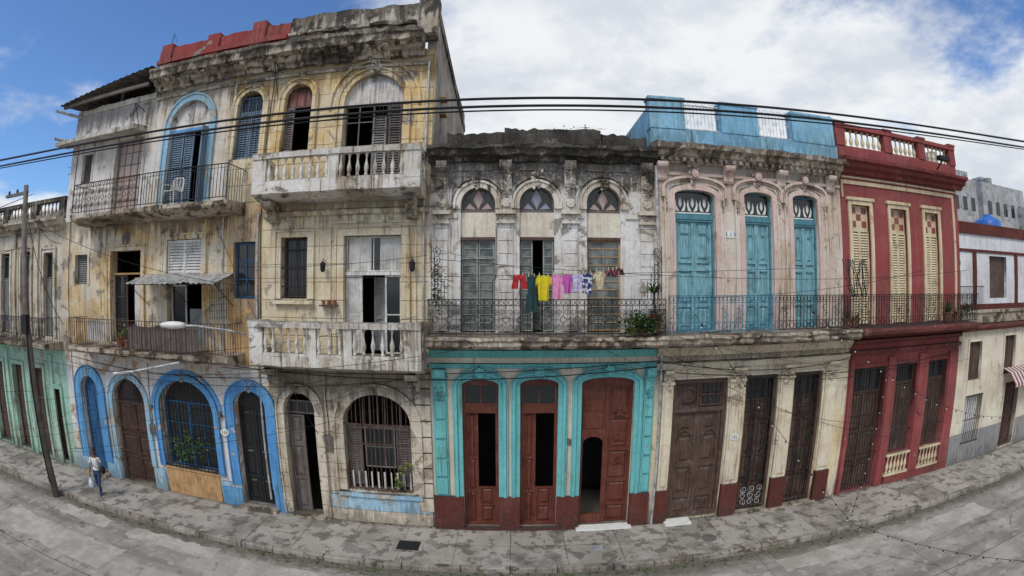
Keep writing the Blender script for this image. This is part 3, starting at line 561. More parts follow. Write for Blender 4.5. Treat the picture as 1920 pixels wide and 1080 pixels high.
for a,b in((-1.34,-.36),(.22,1.24)):
    K('door_frames','brown_door').box(a,b,.1,.2,3.55,3.66);panes(a+.02,b-.02,3.66,4.3,.12,2,1,'brown_door',.04);rail_frame(K('door_frames','brown_door'),a,b,.06,3.55,.1,.09,.08)
    leaf(K('door_leaves','brown_door'),a+.09,a+(b-a)*.42,.1,3.5,.16,(.3,.6),.06);leaf(K('door_leaves','brown_door'),a+(b-a)*.42,b-.09,.1,1.25,.16,(.5,),.06)
    K('transom_arch','brown_door').prism(opath((a,b,4.28,4.44,.16),.0),.1,.18)
m=K('door_leaves','brown_door')
W=(1.95,2.52,.35,2.75,.2)
gd=wall(1.87,2.6,.07,4.46-.0,[W],'brown_door',.14,.2,'gate_leaf');leaf(m,2.61,3.32,.08,4.2,.13,(.14,.32,.55,.78),.07)
m.box(1.87,3.33,.10,.2,4.2,4.47);m.box(2.57,2.64,.1,.13,.1,4.2)
for zz in(3.0,3.5): m.box(1.98,2.5,.115,.139,zz,zz+.3)
m.band(opath(W,0),opath(W,.06),.14,.11);m.box(1.87,2.6,.12,.2,.06,.34)
for i in range(3): m.prism([(2.8,1.9+i*.7),(2.97,2.1+i*.7),(3.14,1.9+i*.7),(2.97,1.95+i*.7)],.13,.09)
for a,b in((1.8,3.4),(-1.4,-.3),(.16,1.3)): K('door_steps','plastic_w' if a>1.5 else 'brown_base').box(a,b,-.3 if a>1.5 else -.18,0,-.05,.06)
K('drain_pipe','galv').tube([(3.93,-.12,10.2),(3.93,-.12,5.7)],.04,8);K('drain_pipe','galv').tube([(4.05,-.1,5.2),(4.05,-.1,.0)],.04,8)
m=K('iron_screen','iron')
for s_,xx in((1,-1.98),(-1,3.75)):
    for i in range(5): m.tube([(xx+s_*.07*i,-.98+.08*i,6.58),(xx+s_*.07*i,-.98+.08*i,7.9-.22*i)],.012)
    for i in range(6): m.tube(spiral(xx+s_*.12,6.75+.2*i,.12,-.95,1.4,i,1),.010)
K('facade_cables','rubber').tube([(-.55,-.03,5.0),(-.5,-.03,7.0),(-.42,-.03,7.2),(-.42,-.03,8.5)],.01);K('door_bell','grey_wood').box(1.5,1.6,-.06,-.0,2.6,2.75)
end()
foliage('climbing_vine',-1.85,-.9,6.7,.18,.15,.9,220,.08,'leaf',None,21)
# laundry
begin('laundry_line');
def lm(name,c,pat=None):
    g=G(name);k=c
    if pat: k=g.mix(g.rmp(g.noise(13,2,.5,dist=.6),.5,.53),c,pat)
    n=g.noise(9,4);M[name]=g.out(g.mix(g.rmp(n,.3,.7),g.mix(1.,k,(.8,.8,.8),'MULTIPLY'),k),.9,n,.3,.01)
lm('cloth_red',(.45,.03,.035));lm('cloth_teal',(.02,.055,.055));lm('cloth_yellow',(.66,.54,.02));lm('cloth_pink',(.72,.26,.46));lm('cloth_magenta',(.50,.10,.40));lm('cloth_navy_white',(.03,.04,.12),(.6,.6,.65));lm('cloth_lilac',(.42,.36,.6),(.6,.55,.7));lm('cloth_cream',(.62,.56,.34),(.5,.4,.25));lm('cloth_black',(.03,.03,.05),(.35,.08,.1))
def grid(mb,f,nx=12,nz=14):
    v=[f(i/nx,j/nz) for j in range(nz+1) for i in range(nx+1)];q=[(j*(nx+1)+i,j*(nx+1)+i+1,(j+1)*(nx+1)+i+1,(j+1)*(nx+1)+i) for j in range(nz) for i in range(nx)];mb.add(v,q)
def garment(x0,x1,zt,h,kind,mat,sd,y=-1.16):
    c=(x0+x1)/2;w=x1-x0;m=K('garment_'+mat[6:],mat,True)
    def wav(x,t): return y-.02+.035*math.sin(x*26+sd)*t+.02*math.sin(x*50+sd*2+t*3)*t+.012*noise.noise(Vector((x*9,t*5,sd)))
    sag=lambda u:-.025*math.sin(u*math.pi*2)**2
    if kind=='shorts':
        for a,b in((-.5,-.02),(.02,.5)):
            grid(m,lambda u,t:(c+w*(a+(b-a)*u)*(.86+.2*t)+(.015 if a>0 else -.015)*t*2,wav(c+a+u*.3,t),zt-h*t),8,10)
        grid(m,lambda u,t:(c+w*.86*(u-.5),wav(c+u,t)-.004,zt-h*.35*t),10,5)
    elif kind=='dress': grid(m,lambda u,t:(c+w*(u-.5)*(.75+.3*t-.25*math.exp(-((t-.42)/.12)**2)),wav(c+u*w,t),zt-h*t+sag(u)*(t+.3)),14,18)
    else:
        grid(m,lambda u,t:(c+w*.66*(u-.5)*(1+.06*math.sin(t*5)),wav(c+u*w,t),zt-h*t+sag(u)),14,14)
        for s_ in(-1,1):
            grid(m,lambda u,t:(c+s_*w*(.33+.17*u),wav(c+u*w,t)+.01,zt-.01-.06*u-h*(.30)*t-h*.05*u),5,6)
    for xx in(x0+w*.25,x1-w*.25): K('pegs','shutter_cream').box(xx-.008,xx+.008,y-.03,y+.03,zt-.03,zt+.05)
for a in((.02,.34,7.17,.34,'shorts','cloth_red',1),(.33,.6,7.15,.86,'dress','cloth_teal',2),(.56,.95,7.16,.6,'tee','cloth_yellow',3),(.92,1.24,7.18,.58,'tee','cloth_pink',4),(1.2,1.46,7.19,.46,'tee','cloth_magenta',5),(1.42,1.7,7.2,.42,'tee','cloth_lilac',6),(1.62,1.98,7.22,.5,'tee','cloth_navy_white',7),(1.97,2.28,7.26,.42,'tee','cloth_cream',8),(2.28,2.5,7.3,.18,'shorts','cloth_black',9),(2.48,2.7,7.33,.17,'shorts','cloth_black',10)): garment(*a)
K('line','rubber').tube([(-8.0+16.*i/24,-1.16,7.15+.0016*((-8+16.*i/24)-.2)**2+.018*(-8+16.*i/24)) for i in range(25)],.008,4)
end()
# ------------------------------------------------------------------ pink house
begin('pink_house_with_blue_parapet')
u=[(4.46,5.68,5.66,9.58,.16),(6.63,7.59,5.66,9.62,.14),(8.33,9.29,5.66,9.64,.14)]
g=[(4.46,6.15,.06,4.32,0),(6.73,7.86,.06,4.33,0),(8.44,9.57,.06,4.33,0)]
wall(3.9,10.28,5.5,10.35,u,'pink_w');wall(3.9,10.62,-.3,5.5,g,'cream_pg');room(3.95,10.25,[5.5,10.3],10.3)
K('rear_mass','side_c').box(3.91,10.2,3.4,9,0,10.5);K('roof_deck','side_c').box(3.91,10.2,.352,3.4,10.36,10.55)
for i,o in enumerate(u):
    x0,x1,_,zt,_=o;c=(x0+x1)/2
    surround(o,.16,.08,'pink_t',lip=.0);surround((x0-.16,x1+.16,5.66,zt+.16,.16),.1,.05,'pink_w',lip=.05)
    K('door_hood','pink_t').band(opath((x0-.3,x1+.3,9.35,zt+.32,.3),0),opath((x0-.3,x1+.3,9.35,zt+.32,.3),.08),0,-.14)
    swag(K('keystone','pink_t'),c,zt+.72,.4,.6,-.1);rosette(K('keystone','pink_t'),c,zt+.45,.12,-.12,.1)
    for s_ in(-1,1): swag(K('keystone','pink_t'),c+s_*(x1-x0)*.5+s_*.26,9.35,.16,.4,-.06)
    K('door_frames','blue_frame').box(x0,x1,.08,.2,8.76,8.88);rail_frame(K('door_frames','blue_frame'),x0,x1,8.88,9.6,.12,.05,.06)
    K('transom_glass','glass').box(x0+.04,x1-.04,.17,.18,8.9,9.55);
    m=K('transom_tulips','plastic_w');k=3 if x1-x0>1.1 else 2
    for j in range(k):
        tx=x0+.05+(x1-x0-.1)*(j+.5)/k
        for s_ in(-1,1): m.prism([(tx+s_*.03,8.99),(tx+s_*.14,9.02),(tx+s_*.17,9.2),(tx+s_*.12,9.34),(tx+s_*.11,9.16),(tx+s_*.06,9.06)],.165,.169)
        m.prism([(tx-.05,9.2),(tx,9.1),(tx+.05,9.2),(tx+.03,9.4),(tx,9.3),(tx-.03,9.4)],.165,.169)
    m.box(x0+.06,x1-.06,.163,.169,8.93,8.97)
    rail_frame(K('door_frames','blue_frame'),x0,x1,5.66,8.76,.1,.06,.08)
    door2(x0+.06,x1-.06,5.68,8.74,.14,'blue_door',(.22,.55,.62),t=.07)
    m=K('door_trim','blue_frame');
    for s_ in(0,1):
        a=x0+.06+(x1-x0-.12)*s_/2;b=a+(x1-x0-.12)/2;m.box(a+.14,b-.14,.12,.138,7.3,7.33);m.box(a+.14,b-.14,.12,.138,8.35,8.38)
K('roof_cornice','cornice_p').extr([(0,10.3),(-.08,10.32),(-.12,10.44),(-.28,10.5),(-.34,10.62),(-.5,10.66),(-.54,10.8),(0,10.9)],3.85,10.3,.12,.03)
m=K('cornice_dentils','cornice_p');x=4.05
while x<10.2:
    if R.random()>.07: m.box(x,x+.1,-.24,-.0,10.36,10.46)
    x+=.22
for a,b in((3.95,4.25),(5.95,6.35),(7.75,8.15),(9.5,10.2)): bracket(K('cornice_brackets','pink_t'),(a+b)/2,.3,.3,10.3,.5)
K('frieze','pink_t').extr([(0,9.98),(-.05,9.98),(-.06,10.06),(0,10.08)],3.9,10.28,.4,0)
m=K('parapet_base','blue_par');m.box(3.86,10.28,-.1,.25,10.86,11.32)
m=K('parapet_piers','blue_par')
for a,b in((3.84,4.9),(6.05,7.3),(8.55,10.2)): m.box(a,b,-.12,.28,11.32,12.22+R.uniform(-.03,.03));m.box(a-.03,b+.03,-.15,.31,12.2,12.28)
m.box(3.84,4.1,.3,3.2,10.6,12.0)
m=K('parapet_grille','iron_w')
for a,b in((4.9,6.05),(7.3,8.55)):
    m.box(a,b,.04,.07,11.38,11.41);m.box(a,b,.03,.08,12.12,12.15);k=10
    for i in range(k+1): xx=a+(b-a)*i/k;m.tube([(xx,.055,11.38),(xx,.055,12.14)],.008)
    for i in range(6): m.tube(spiral(a+(b-a)*(i+.5)/6,11.6+.25*(i%2),.09,.05,1.3,i,1),.008)
    for i in range(5): cx=a+(b-a)*(i+.5)/5;m.tube([(cx-.11,.055,12.15),(cx-.06,.055,12.23),(cx,.055,12.26),(cx+.06,.055,12.23),(cx+.11,.055,12.15)],.009)
m=K('balcony_slab','slab');m.extr([(0,5.28),(-.6,5.3),(-.94,5.36),(-1.0,5.42),(-1.0,5.52),(-1.05,5.56),(-1.03,5.64),(0,5.68)],3.97,10.3,.1,.04)
ironrail(3.95,7.2,5.66,6.66,-1.0,'iron_b','panel',ret=False);ironrail(7.22,10.25,5.66,6.66,-1.0,'iron','panel',ret=(10.25,))
m=K('iron_screen','iron')
for i in range(22):
    a=R.uniform(9.8,10.6);m.tube([(a,-.95,6.6),(a+R.uniform(-.2,.2),-.9,7.2),(a+R.uniform(-.3,.3),-.8,7.7)],.010)
K('entablature','cream_pp').extr([(0,4.62),(-.08,4.62),(-.1,4.76),(-.14,4.8),(0,4.84)],3.92,10.6,.3,.01);K('entablature','cream_pp').extr([(0,4.98),(-.12,5.0),(-.2,5.12),(-.24,5.24),(0,5.26)],3.92,10.6,.2,.012)
for i in range(60): xx=4.1+i*.107;K('frieze_carving','cream_pp').tube([(xx,-.03,4.87),(xx+.03,-.06,4.92),(xx+.07,-.03,4.97)],.016,4)
for x0,x1 in((4.12,4.42),(6.2,6.66),(7.92,8.38),(9.63,10.1)):
    m=K('ground_pilasters','cream_pp');c=(x0+x1)/2;m.box(x0,x1,-.1,0,1.06,4.2);m.box(x0+.06,x1-.06,-.13,-.101,1.2,4.0);m.box(x0-.04,x1+.04,-.15,0,4.2,4.28);bracket(m,c,x1-x0-.06,.28,4.62,.34);swag(m,c,4.6,x1-x0,.55,-.16);K('pilaster_bases','brown_base').box(x0-.04,x1+.04,-.16,0,-.3,1.05)
for o in g: surround(o,.06,.03,'cream_pp',lip=0,bottom=1.06)
a,b=4.46,6.15
rail_frame(K('door_frames','dark_wood'),a,b,.06,4.3,.06,.12,.1);K('door_frames','dark_wood').box(a,b,.05,.16,3.35,3.47);door2(a+.12,b-.12,.08,3.35,.12,'dark_wood',(.2,.5,.8),t=.11)
m=K('door_carving','dark_wood');m.tube(circ(4.95,3.85,.2,.08,14),.02,4,True);
for s_ in range(2): cx=4.9+.8*s_;m.tube([(cx+.25*math.cos(t),.1,2.45+.35*math.sin(t)) for t in [i*math.pi/6 for i in range(7)]],.022,5)
door2(a+.12,a+.86,3.47,4.2,.13,'dark_wood',(),n=1);panes(5.33,6.03,3.5,4.2,.12,2,1,'dark_wood');grille((5.33,6.03,3.5,4.2,0),.06,'iron_r',.12,.008,(.5,))
for x0,x1 in((6.73,7.86),(8.44,9.57)):
    rail_frame(K('door_frames','dark_wood'),x0,x1,.06,4.3,.08,.1,.1);door2(x0+.1,x1-.1,.08,3.5,.24,'dark_wood',(.25,.5,.8),t=.07);panes(x0+.1,x1-.1,3.52,4.22,.24,2,1,'dark_wood')
    grille((x0+.1,x1-.1,.1,4.25,0),.06,'iron',.14,.012,(.0,.22,.75,.99),nm='door_grille')
    m=K('door_grille_scrolls','iron');cx=(x0+x1)/2;rr=random.Random(int(x0))
    for j in range(9):
        for s_ in(-1,1): m.tube(spiral(cx+s_*.22,1.1+j*.28,.16,.05,1.4,rr.uniform(0,6),s_),.013);m.tube(circ(cx+s_*.3,3.5+.07*j,.06,.05,8),.009,4,True)
    if x0<7:
        for j in range(3):
            for s_ in(-1,0,1): K('white_grille','iron_w').tube(spiral(cx+s_*.27,.3+j*.22,.12,.04,1.3,j*2+s_,1),.008)
K('door_steps','plastic_w').box(4.4,5.2,-.4,0,-.05,.06);K('door_steps','slab').box(6.6,9.7,-.2,0,-.05,.05)
K('number_tile_119','plastic_w').box(5.92,6.42,-.02,0,8.26,8.44)
K('number_oval','plastic_w').prism([(6.42+.14*math.cos(i*.393),2.55+.1*math.sin(i*.393)) for i in range(16)],-.13,-.145)
end()
def text(s,x,y,z,size,mat,par,sx=1.):
    cu=bpy.data.curves.new('number','FONT');cu.body=s;cu.size=size;cu.align_x='CENTER';cu.align_y='CENTER';cu.extrude=.003;o=bpy.data.objects.new('number_text',cu);COL.objects.link(o);o.location=(x,y,z);o.rotation_euler=(math.pi/2,0,0);o.scale[0]=sx;cu.materials.append(mat);o.parent=par
dkblue=simple('enamel_blue',(.02,.05,.22),.4);blk=simple('enamel_black',(.02,.02,.02),.4)
text('1 1 9',6.17,-.024,8.35,.17,dkblue,PAR);text('121',6.42,-.149,2.55,.13,blk,PAR)
# ------------------------------------------------------------------ red house
begin('red_house_with_balustrade')
u=[(10.72,11.56,5.66,9.5,0),(12.58,13.4,5.66,9.5,0),(14.42,15.24,5.66,9.5,0)]
g=[(10.86,12.39,.06,4.28,0),(12.9,14.05,1.16,4.28,0),(14.7,15.85,1.14,4.28,0)]
wall(10.28,16.58,5.5,10.5,u,'red');wall(10.62,16.6,-.3,5.5,g,'red');room(10.7,16.5,[5.5,10.3],10.3)
K('rear_mass','side_c').box(10.3,16.5,3.4,9,0,10.5);K('roof_deck','side_c').box(10.3,16.5,.352,3.4,10.36,10.55);K('end_wall','house_cream').box(16.3,16.57,.352,9,0,11.0)
K('cream_frame','cream_r').band([(10.42,9.72),(10.42,10.16),(16.2,10.16),(16.2,5.7)],[(10.36,9.72),(10.36,10.28),(16.32,10.28),(16.32,5.7)],0,-.04)
for o in u:
    x0,x1=o[0],o[1];surround(o,.13,.06,'cream_r',lip=0);K('door_head','cream_r').box(x0-.2,x1+.2,-.1,0,9.64,9.74)
    louvre(x0,x1,5.7,8.7,.1,'shutter_cream',n=2,pitch=.085);m=K('transom_white','cream_r');m.box(x0,x1,.12,.16,8.7,9.5)
    for i in range(3):
        for j in range(3):
            if (i+j)%2==0: K('transom_checker','checker_r').box(x0+.08+i*.235,x0+.29+i*.235,.11,.119,8.8+j*.22,9.0+j*.22)
K('roof_cornice','red_dk').extr([(0,10.5),(-.1,10.5),(-.14,10.62),(-.32,10.68),(-.36,10.8),(-.5,10.84),(-.52,10.94),(0,11.04)],10.3,16.9,.2,.012)
K('stripe','cream_r').box(10.4,16.5,-.03,0,10.36,10.42)
m=K('parapet_base','red');m.box(10.3,16.65,-.08,.22,11.0,11.42);m=K('parapet_rail','red')
m.box(10.3,16.68,-.14,.26,12.02,12.16)
for a in(10.3,12.55,14.4,16.3): m.box(a,a+.38,-.11,.24,11.42,12.02);m.box(a-.04,a+.42,-.16,.28,12.161,12.24)
for a,b in((10.68,12.55),(12.93,14.4),(14.78,16.3)):
    k=int((b-a)/.24)
    for i in range(k): baluster(K('balusters','cream_r',True),a+(b-a)*(i+.5)/k,.06,11.42,12.02,.075)
m=K('balcony_slab','red_dk');m.extr([(0,5.3),(-.5,5.32),(-.9,5.4),(-.98,5.44),(-1.02,5.54),(-1.02,5.64),(0,5.68)],10.3,16.6,.2,.015)
ironrail(10.3,16.5,5.66,6.66,-1.0,'iron','panel',ret=(16.5,))
K('entablature','red_dk').extr([(0,4.7),(-.1,4.72),(-.14,4.86),(0,4.88)],10.65,16.6,.3,.01);K('entablature','red_dk').extr([(0,5.04),(-.14,5.08),(-.2,5.2),(0,5.22)],10.65,16.6,.3,.01)
for x0,x1,z0,z1,_ in g: surround((x0,x1,z0,z1,0),.12,.05,'red_dk',lip=0)
for x0,x1 in((10.68,10.82),(12.46,12.8),(14.12,14.62),(15.95,16.5)): K('ground_pilasters','red').box(x0,x1,-.09,0,-.3,4.6)
grille(g[0],.02,'iron',.12,.011,(.3,.62,.98),nm='door_grille');door2(10.9,12.35,.08,3.4,.22,'dark_wood',(.25,.6));panes(10.9,12.35,3.42,4.26,.2,3,1,'dark_wood')
for o in g[1:]:
    grille(o,.0,'iron',.12,.01,(.25,.6,.98));louvre(o[0],o[1],o[2],3.6,.18,'dark_wood',n=2);panes(o[0],o[1],3.6,4.27,.18,2,1,'dark_wood')
    x0,x1=o[0],o[1];K('window_sill','cream_r').box(x0-.05,x1+.05,-.12,0,1.04,1.13);K('under_window','red_dk').box(x0,x1,-.01,0,.35,1.03)
    for i in range(6): baluster(K('sill_balusters','cream_r',True),x0+(x1-x0)*(i+.5)/6,-.06,.4,1.04,.065)
    K('sill_base','cream_r').box(x0-.05,x1+.05,-.12,-.011,.3,.4)
m=K('wall_base','red_dk');m.box(12.9,16.55,-.1,0,-.3,.29)
rosette(K('relief','red'),14.37,2.6,.2,-.09,.05)
m=K('floodlight','iron');m.tube([(14.9,-.5,11.0),(14.9,-.9,11.3)],.03);m.box(14.6,15.2,-1.0,-.8,11.25,11.4)
m=K('roof_frame','galv');m.tube([(10.6,.5,11.0),(10.6,.5,12.6),(10.9,1.5,12.6)],.02)
end()
# ------------------------------------------------------------------ far left house
begin('green_and_cream_house')
gl=[(-17.9,-17.2,.1,3.0,0),(-19.3,-18.4,.1,3.7,0),(-21.0,-20.1,.1,3.7,0),(-23.0,-21.9,.1,3.7,0),(-25,-24,.1,3.7,0)]
ul=[(-18.0,-17.3,5.0,8.2,0),(-19.9,-19.1,5.0,8.3,0),(-21.7,-20.9,5.0,8.3,0),(-23.7,-22.9,5.0,8.3,0),(-25.7,-24.9,5,8.3,0)]
wall(-30,-16.6,-.3,4.5,gl,'green_a');wall(-30,-16.6,4.5,9.4,ul,'cream_a');room(-30,-16.62,[4.6,9.3],9.3)
K('rear_mass','side_c').box(-30,-16.62,3.4,9,0,9.4);K('roof_deck','side_c').box(-30,-16.62,.352,3.4,9.2,9.35)
for o in ul: surround(o,.14,.06,'cream_a');louvre(o[0],o[1],5.02,7.2,.1,'shutter_grey',n=2);panes(o[0],o[1],7.22,8.2,.15,1,1,'shutter_grey')
for o in gl: surround(o,.12,.05,'green_a');door2(o[0],o[1],.12,3.0 if o[3]<3.2 else 3.65,.2,'dark_wood',(.3,.65))
for xx in(-18.6,-20.5,-22.3,-24.3): K('pilasters','cream_a').box(xx-.16,xx+.16,-.08,0,4.9,9.1);K('ground_pilasters','green_a').box(xx+.75,xx+1.0,-.08,0,0,4.3)
K('roof_cornice','cornice_c').extr([(0,9.0),(-.1,9.02),(-.14,9.14),(-.34,9.2),(-.4,9.34),(-.5,9.38),(-.5,9.48),(0,9.56)],-30,-16.65,.2,.03)
rag(K('parapet_wall','cream_a'),-30,-16.65,9.5,9.7,-.02,.25,.2,.05,6);m=K('parapet_rail','mould');m.box(-30,-16.65,-.06,.24,10.15,10.3)
xx=-29.8
while xx<-16.8: baluster(K('balusters','cornice_c',True),xx,.1,9.6,10.15,.08);xx+=.28
for xx in(-29,-26.5,-24,-21.5,-19,-16.9): K('parapet_piers','mould').box(xx-.2,xx+.2,-.05,.22,9.5,10.3)
K('balcony_slab','slab').extr([(0,4.5),(-.8,4.6),(-.95,4.66),(-.95,4.8),(0,4.84)],-30,-16.75,.2,.03);ironrail(-29.9,-16.8,4.82,5.78,-.9,'iron','panel',ret=(-16.8,))
end()
# ------------------------------------------------------------------ right corner house
begin('cream_corner_house')
g=[(17.35,18.3,3.3,4.8,0),(20.2,21.2,3.3,4.9,0),(17.4,18.7,.75,2.7,0),(20.6,21.9,.1,2.9,0)]
wall(16.6,27,-.3,5.2,g,'house_cream');room(16.65,27,[5.2],5.2,3.0)
for o in g[:2]: surround(o,.1,.04,'house_cream',lip=0);louvre(o[0],o[1],o[2],o[3],.1,'dark_wood',n=2)
K('dado','house_grey').box(16.62,20.55,-.03,0,-.3,1.2);K('dado','house_grey').box(21.95,27,-.03,0,-.3,1.2)
grille(g[2],-.04,'iron',.14,.012,(.02,.5,.98));fill(g[2],.25,'shutter_white','window_back',.02,0);grille(g[3],.0,'iron_r',.1,.012,(.1,.5,.9));door2(20.62,21.88,.12,2.85,.2,'dark_wood')
K('terrace_slab','red_dk').extr([(0,5.2),(-.2,5.22),(-.28,5.34),(-.28,5.46),(3.2,5.5),(3.2,5.2)],16.6,27,.3,.02)
m=K('terrace_coping','slab');m.box(16.7,27,-.05,.2,5.5,5.9);m.box(16.65,27,-.12,.27,5.9,6.0)
v=[];f=[];n=24
for i in range(n+1):
    x=20.2+3.6*i/n;v+=[(x,0,3.55),(x,-.45,3.4),(x,-.8,3.0),(x,-.82,2.82+.04*(i%2))]
for i in range(n): f+=[(4*i+j,4*i+j+1,4*i+5+j,4*i+4+j) for j in range(3)]
g_=G('awning_stripes');fx=g_.mt('FRACT',g_.mt('MULTIPLY',g_.xyz(g_.pos)[0],3.3));M['awn']=g_.out(g_.mix(g_.rmp(fx,.45,.5),(.55,.52,.47),(.22,.07,.07)),.85)
K('awning','awn').add(v,f)
end()
begin('white_terrace_house')
o1=[(21.0,23.0,6.0,8.6,0),(26,28,6.3,8.6,0)]
wall(16.7,36,5.5,9.8,o1,'white_house',5.0,5.3);K('rear','white_house').box(16.75,36,5.4,11,5.4,9.7)
m=K('brown_trims','brown_base');m.box(16.7,36,4.9,5.0,9.7,10.3);m.box(16.7,36,4.94,5.0,8.75,8.9)
for xx in(16.8,19.6,24.2,29): m.box(xx,xx+.35,4.93,5.0,5.5,8.75)
m.box(16.7,36,4.94,5.0,5.5,6.0);K('doors','dark_wood').box(21,23,5.2,5.29,6,8.6);K('doors','dark_wood').box(26,28,5.2,5.29,6.3,8.6)
m=K('air_conditioner','plastic_w');m.box(21.3,22.5,4.3,4.95,7.7,8.5);K('ac_fan','iron').tube(circ(21.8,8.1,.28,4.29,16),.015,4,True)
K('railing','iron').box(16.8,24,4.0,4.04,6.9,6.94)
for i in range(60): K('railing','iron').tube([(16.8+.12*i,4.02,6.0),(16.8+.12*i,4.02,6.9)],.01)
m=K('rooftop_room','grey_block');m.box(17.4,20.5,6,9,9.7,11.3)
end()
begin('water_tank');m=K('tank','iron_b',True);m.lathe(29.6,7.5,9.72,[(.9,0),(1.0,.1),(1.0,1.2),(.85,1.35),(.3,1.6),(.3,1.7)],24);end()
M['tankblue']=simple('tank_blue',(.03,.14,.45),.4)
for o in bpy.data.objects:
    if o.name=='tank': o.data.materials[0]=M['tankblue']
begin('grey_apartment_block')
m=K('blocks','grey_block')
for a,b,y0,y1,z in((38,46,20,30,17.5),(42,50,24,34,19.6),(50,60,22,32,18.2),(34,40,16,22,13.0),(58,75,20,30,16)): m.box(a,b,y0,y1,0,z)
rr=random.Random(4)
for i in range(12): xx=rr.uniform(38,58);m.box(xx,xx+rr.uniform(.6,2),21+rr.uniform(0,6),28,16,18+rr.uniform(0,2.6))
w=K('block_windows','glass')
for i in range(5):
    for j in range(3): w.box(38.8+1.5*i,39.5+1.5*i,19.95,20,9+2.7*j,10.3+2.7*j);w.box(51+1.8*i,51.8+1.8*i,21.95,22,9+2.9*j,10.4+2.9*j)
K('block_redroof','terra').box(33.5,41,14,15.9,11,11.4)
end()
begin('distant_rooftops')
m=K('houses','grey_block')
for i in range(26):
    xx=-75+i*3.1;
    if xx>-12: continue
    m.box(xx,xx+3,14+rr.uniform(0,10),30,0,rr.uniform(9,13))
K('brick_house','terra').box(-27,-22,12,16,0,12.3)
end()
# ------------------------------------------------------------------ ground
def sheet(name,x0,x1,y0,y1,z,mat,par=None):
    mb=MB();mb.add([(x0,y0,z),(x1,y0,z),(x1,y1,z),(x0,y1,z)],[(0,1,2,3)]);return mb.obj(name,mat,par)
g=G('ground_dirt');gm=g.out(g.mix(g.noise(.3,5,.6),(.16,.14,.12),(.24,.22,.19)),.95);sheet('ground',-600,600,-600,600,-.36,gm)
g=G('road_concrete');x_,y_,z_=g.xyz(g.pos);n1=g.noise(.35,6,.65);n2=g.noise(2.5,8,.7);n3=g.noise(30,4,.7);lon=g.noise(1.,6,.62,g.scale(.22,1.6,1))
c=g.mix(g.rmp(n1,.42,.58),(.38,.35,.30),(.27,.245,.21));c=g.mix(g.mt('MULTIPLY',g.rmp(lon,.48,.64),.7),c,(.17,.15,.125));c=g.mix(g.mt('MULTIPLY',g.rmp(n2,.56,.62),.6),c,(.45,.42,.365));c=g.mix(g.mt('MULTIPLY',g.rmp(n2,.44,.38),.6),c,(.14,.125,.105));c=g.mix(g.mt('MULTIPLY',g.rmp(n3,.5,.72),.5),c,(.15,.135,.12))
gut=g.rmp(g.mt('ADD',y_,g.mt('MULTIPLY',g.mt('SUBTRACT',n2,.5),1.7)),-3.0,-2.45);c=g.mix(g.mt('MULTIPLY',gut,.85),c,(.10,.09,.065))
vor=g.n('ShaderNodeTexVoronoi',feature='DISTANCE_TO_EDGE');wob=g.mix(.16,g.scale(.8,1.3,0),g.n('ShaderNodeTexNoise').outputs['Color']);g.put(vor.inputs['Vector'],wob);vor.inputs['Scale'].default_value=.33
cr=g.rmp(g.mt('ADD',vor.outputs['Distance'],g.mt('MULTIPLY',g.mt('SUBTRACT',n2,.5),.07)),.0,.006,1.,0.);cr=g.mt('MULTIPLY',cr,g.rmp(g.noise(.8,4,.6),.46,.56));c=g.mix(g.mt('MULTIPLY',cr,.6),c,(.07,.062,.052))
jl=g.rmp(g.mt('ABSOLUTE',g.mt('ADD',g.mt('ADD',y_,5.6),g.mt('MULTIPLY',g.mt('SUBTRACT',n2,.5),.12))),.0,.035,1.,0.);c=g.mix(g.mt('MULTIPLY',jl,.8),c,(.06,.055,.045))
jv=g.rmp(g.mt('ABSOLUTE',g.mt('SUBTRACT',g.mt('FRACT',g.mt('DIVIDE',g.mt('ADD',x_,g.mt('MULTIPLY',n2,.15)),4.3)),.5)),.0,.005,1.,0.);c=g.mix(g.mt('MULTIPLY',jv,.7),c,(.07,.063,.052))
rm=g.out(c,g.rmp(n2,.3,.7,.75,.95),g.mt('ADD',g.mt('ADD',g.mt('MULTIPLY',n3,.4),g.mt('MULTIPLY',n2,.5)),g.mt('MULTIPLY',cr,-1.)),.6,.03);sheet('road',-120,120,-26,-2.28,-.13,rm)
g=G('road_patch_concrete');n=g.noise(1.2,6,.7);n3=g.noise(24,4,.7);c=g.mix(g.rmp(n,.38,.62),(.46,.43,.375),(.32,.295,.25));c=g.mix(g.mt('MULTIPLY',g.rmp(n3,.5,.7),.5),c,(.2,.18,.155));pm_=g.out(c,.9,n3,.4,.015)
rr=random.Random(12);mb=MB()
for cx,cy,w,h in((-9.4,-3.0,3.2,.62),(-5.6,-3.3,3.6,.8),(-13.2,-3.0,2.6,.6),(-1.6,-3.25,2.6,.5),(8.5,-3.2,3.6,.6),(13.0,-3.5,4.2,.9),(-13,-4.6,5.5,1.2),(4.5,-3.3,2.4,.5)):
    pts=[];
    for (ax,ay),(bx,by) in zip([(-1,-1),(1,-1),(1,1),(-1,1)],[(1,-1),(1,1),(-1,1),(-1,-1)]):
        k=22 if ay==by else 6
        for i in range(k):
            t=i/k;X=cx+w/2*(ax+(bx-ax)*t);Y=cy+h/2*(ay+(by-ay)*t);pts.append((X+noise.noise(Vector((X*2.5,Y*2.5,1)))*.16+noise.noise(Vector((X*11,Y*11,1)))*.06,Y+noise.noise(Vector((X*2.5,Y*2.5,7)))*.16+noise.noise(Vector((X*11,Y*11,5)))*.06,-.126))
    mb.add(pts,[tuple(range(len(pts)))])
mb.obj('road_patches',pm_,None)
g=G('sidewalk_concrete');x_,y_,z_=g.xyz(g.pos);n1=g.noise(.6,6,.68);n2=g.noise(2.2,8,.7);n3=g.noise(26,4,.7)
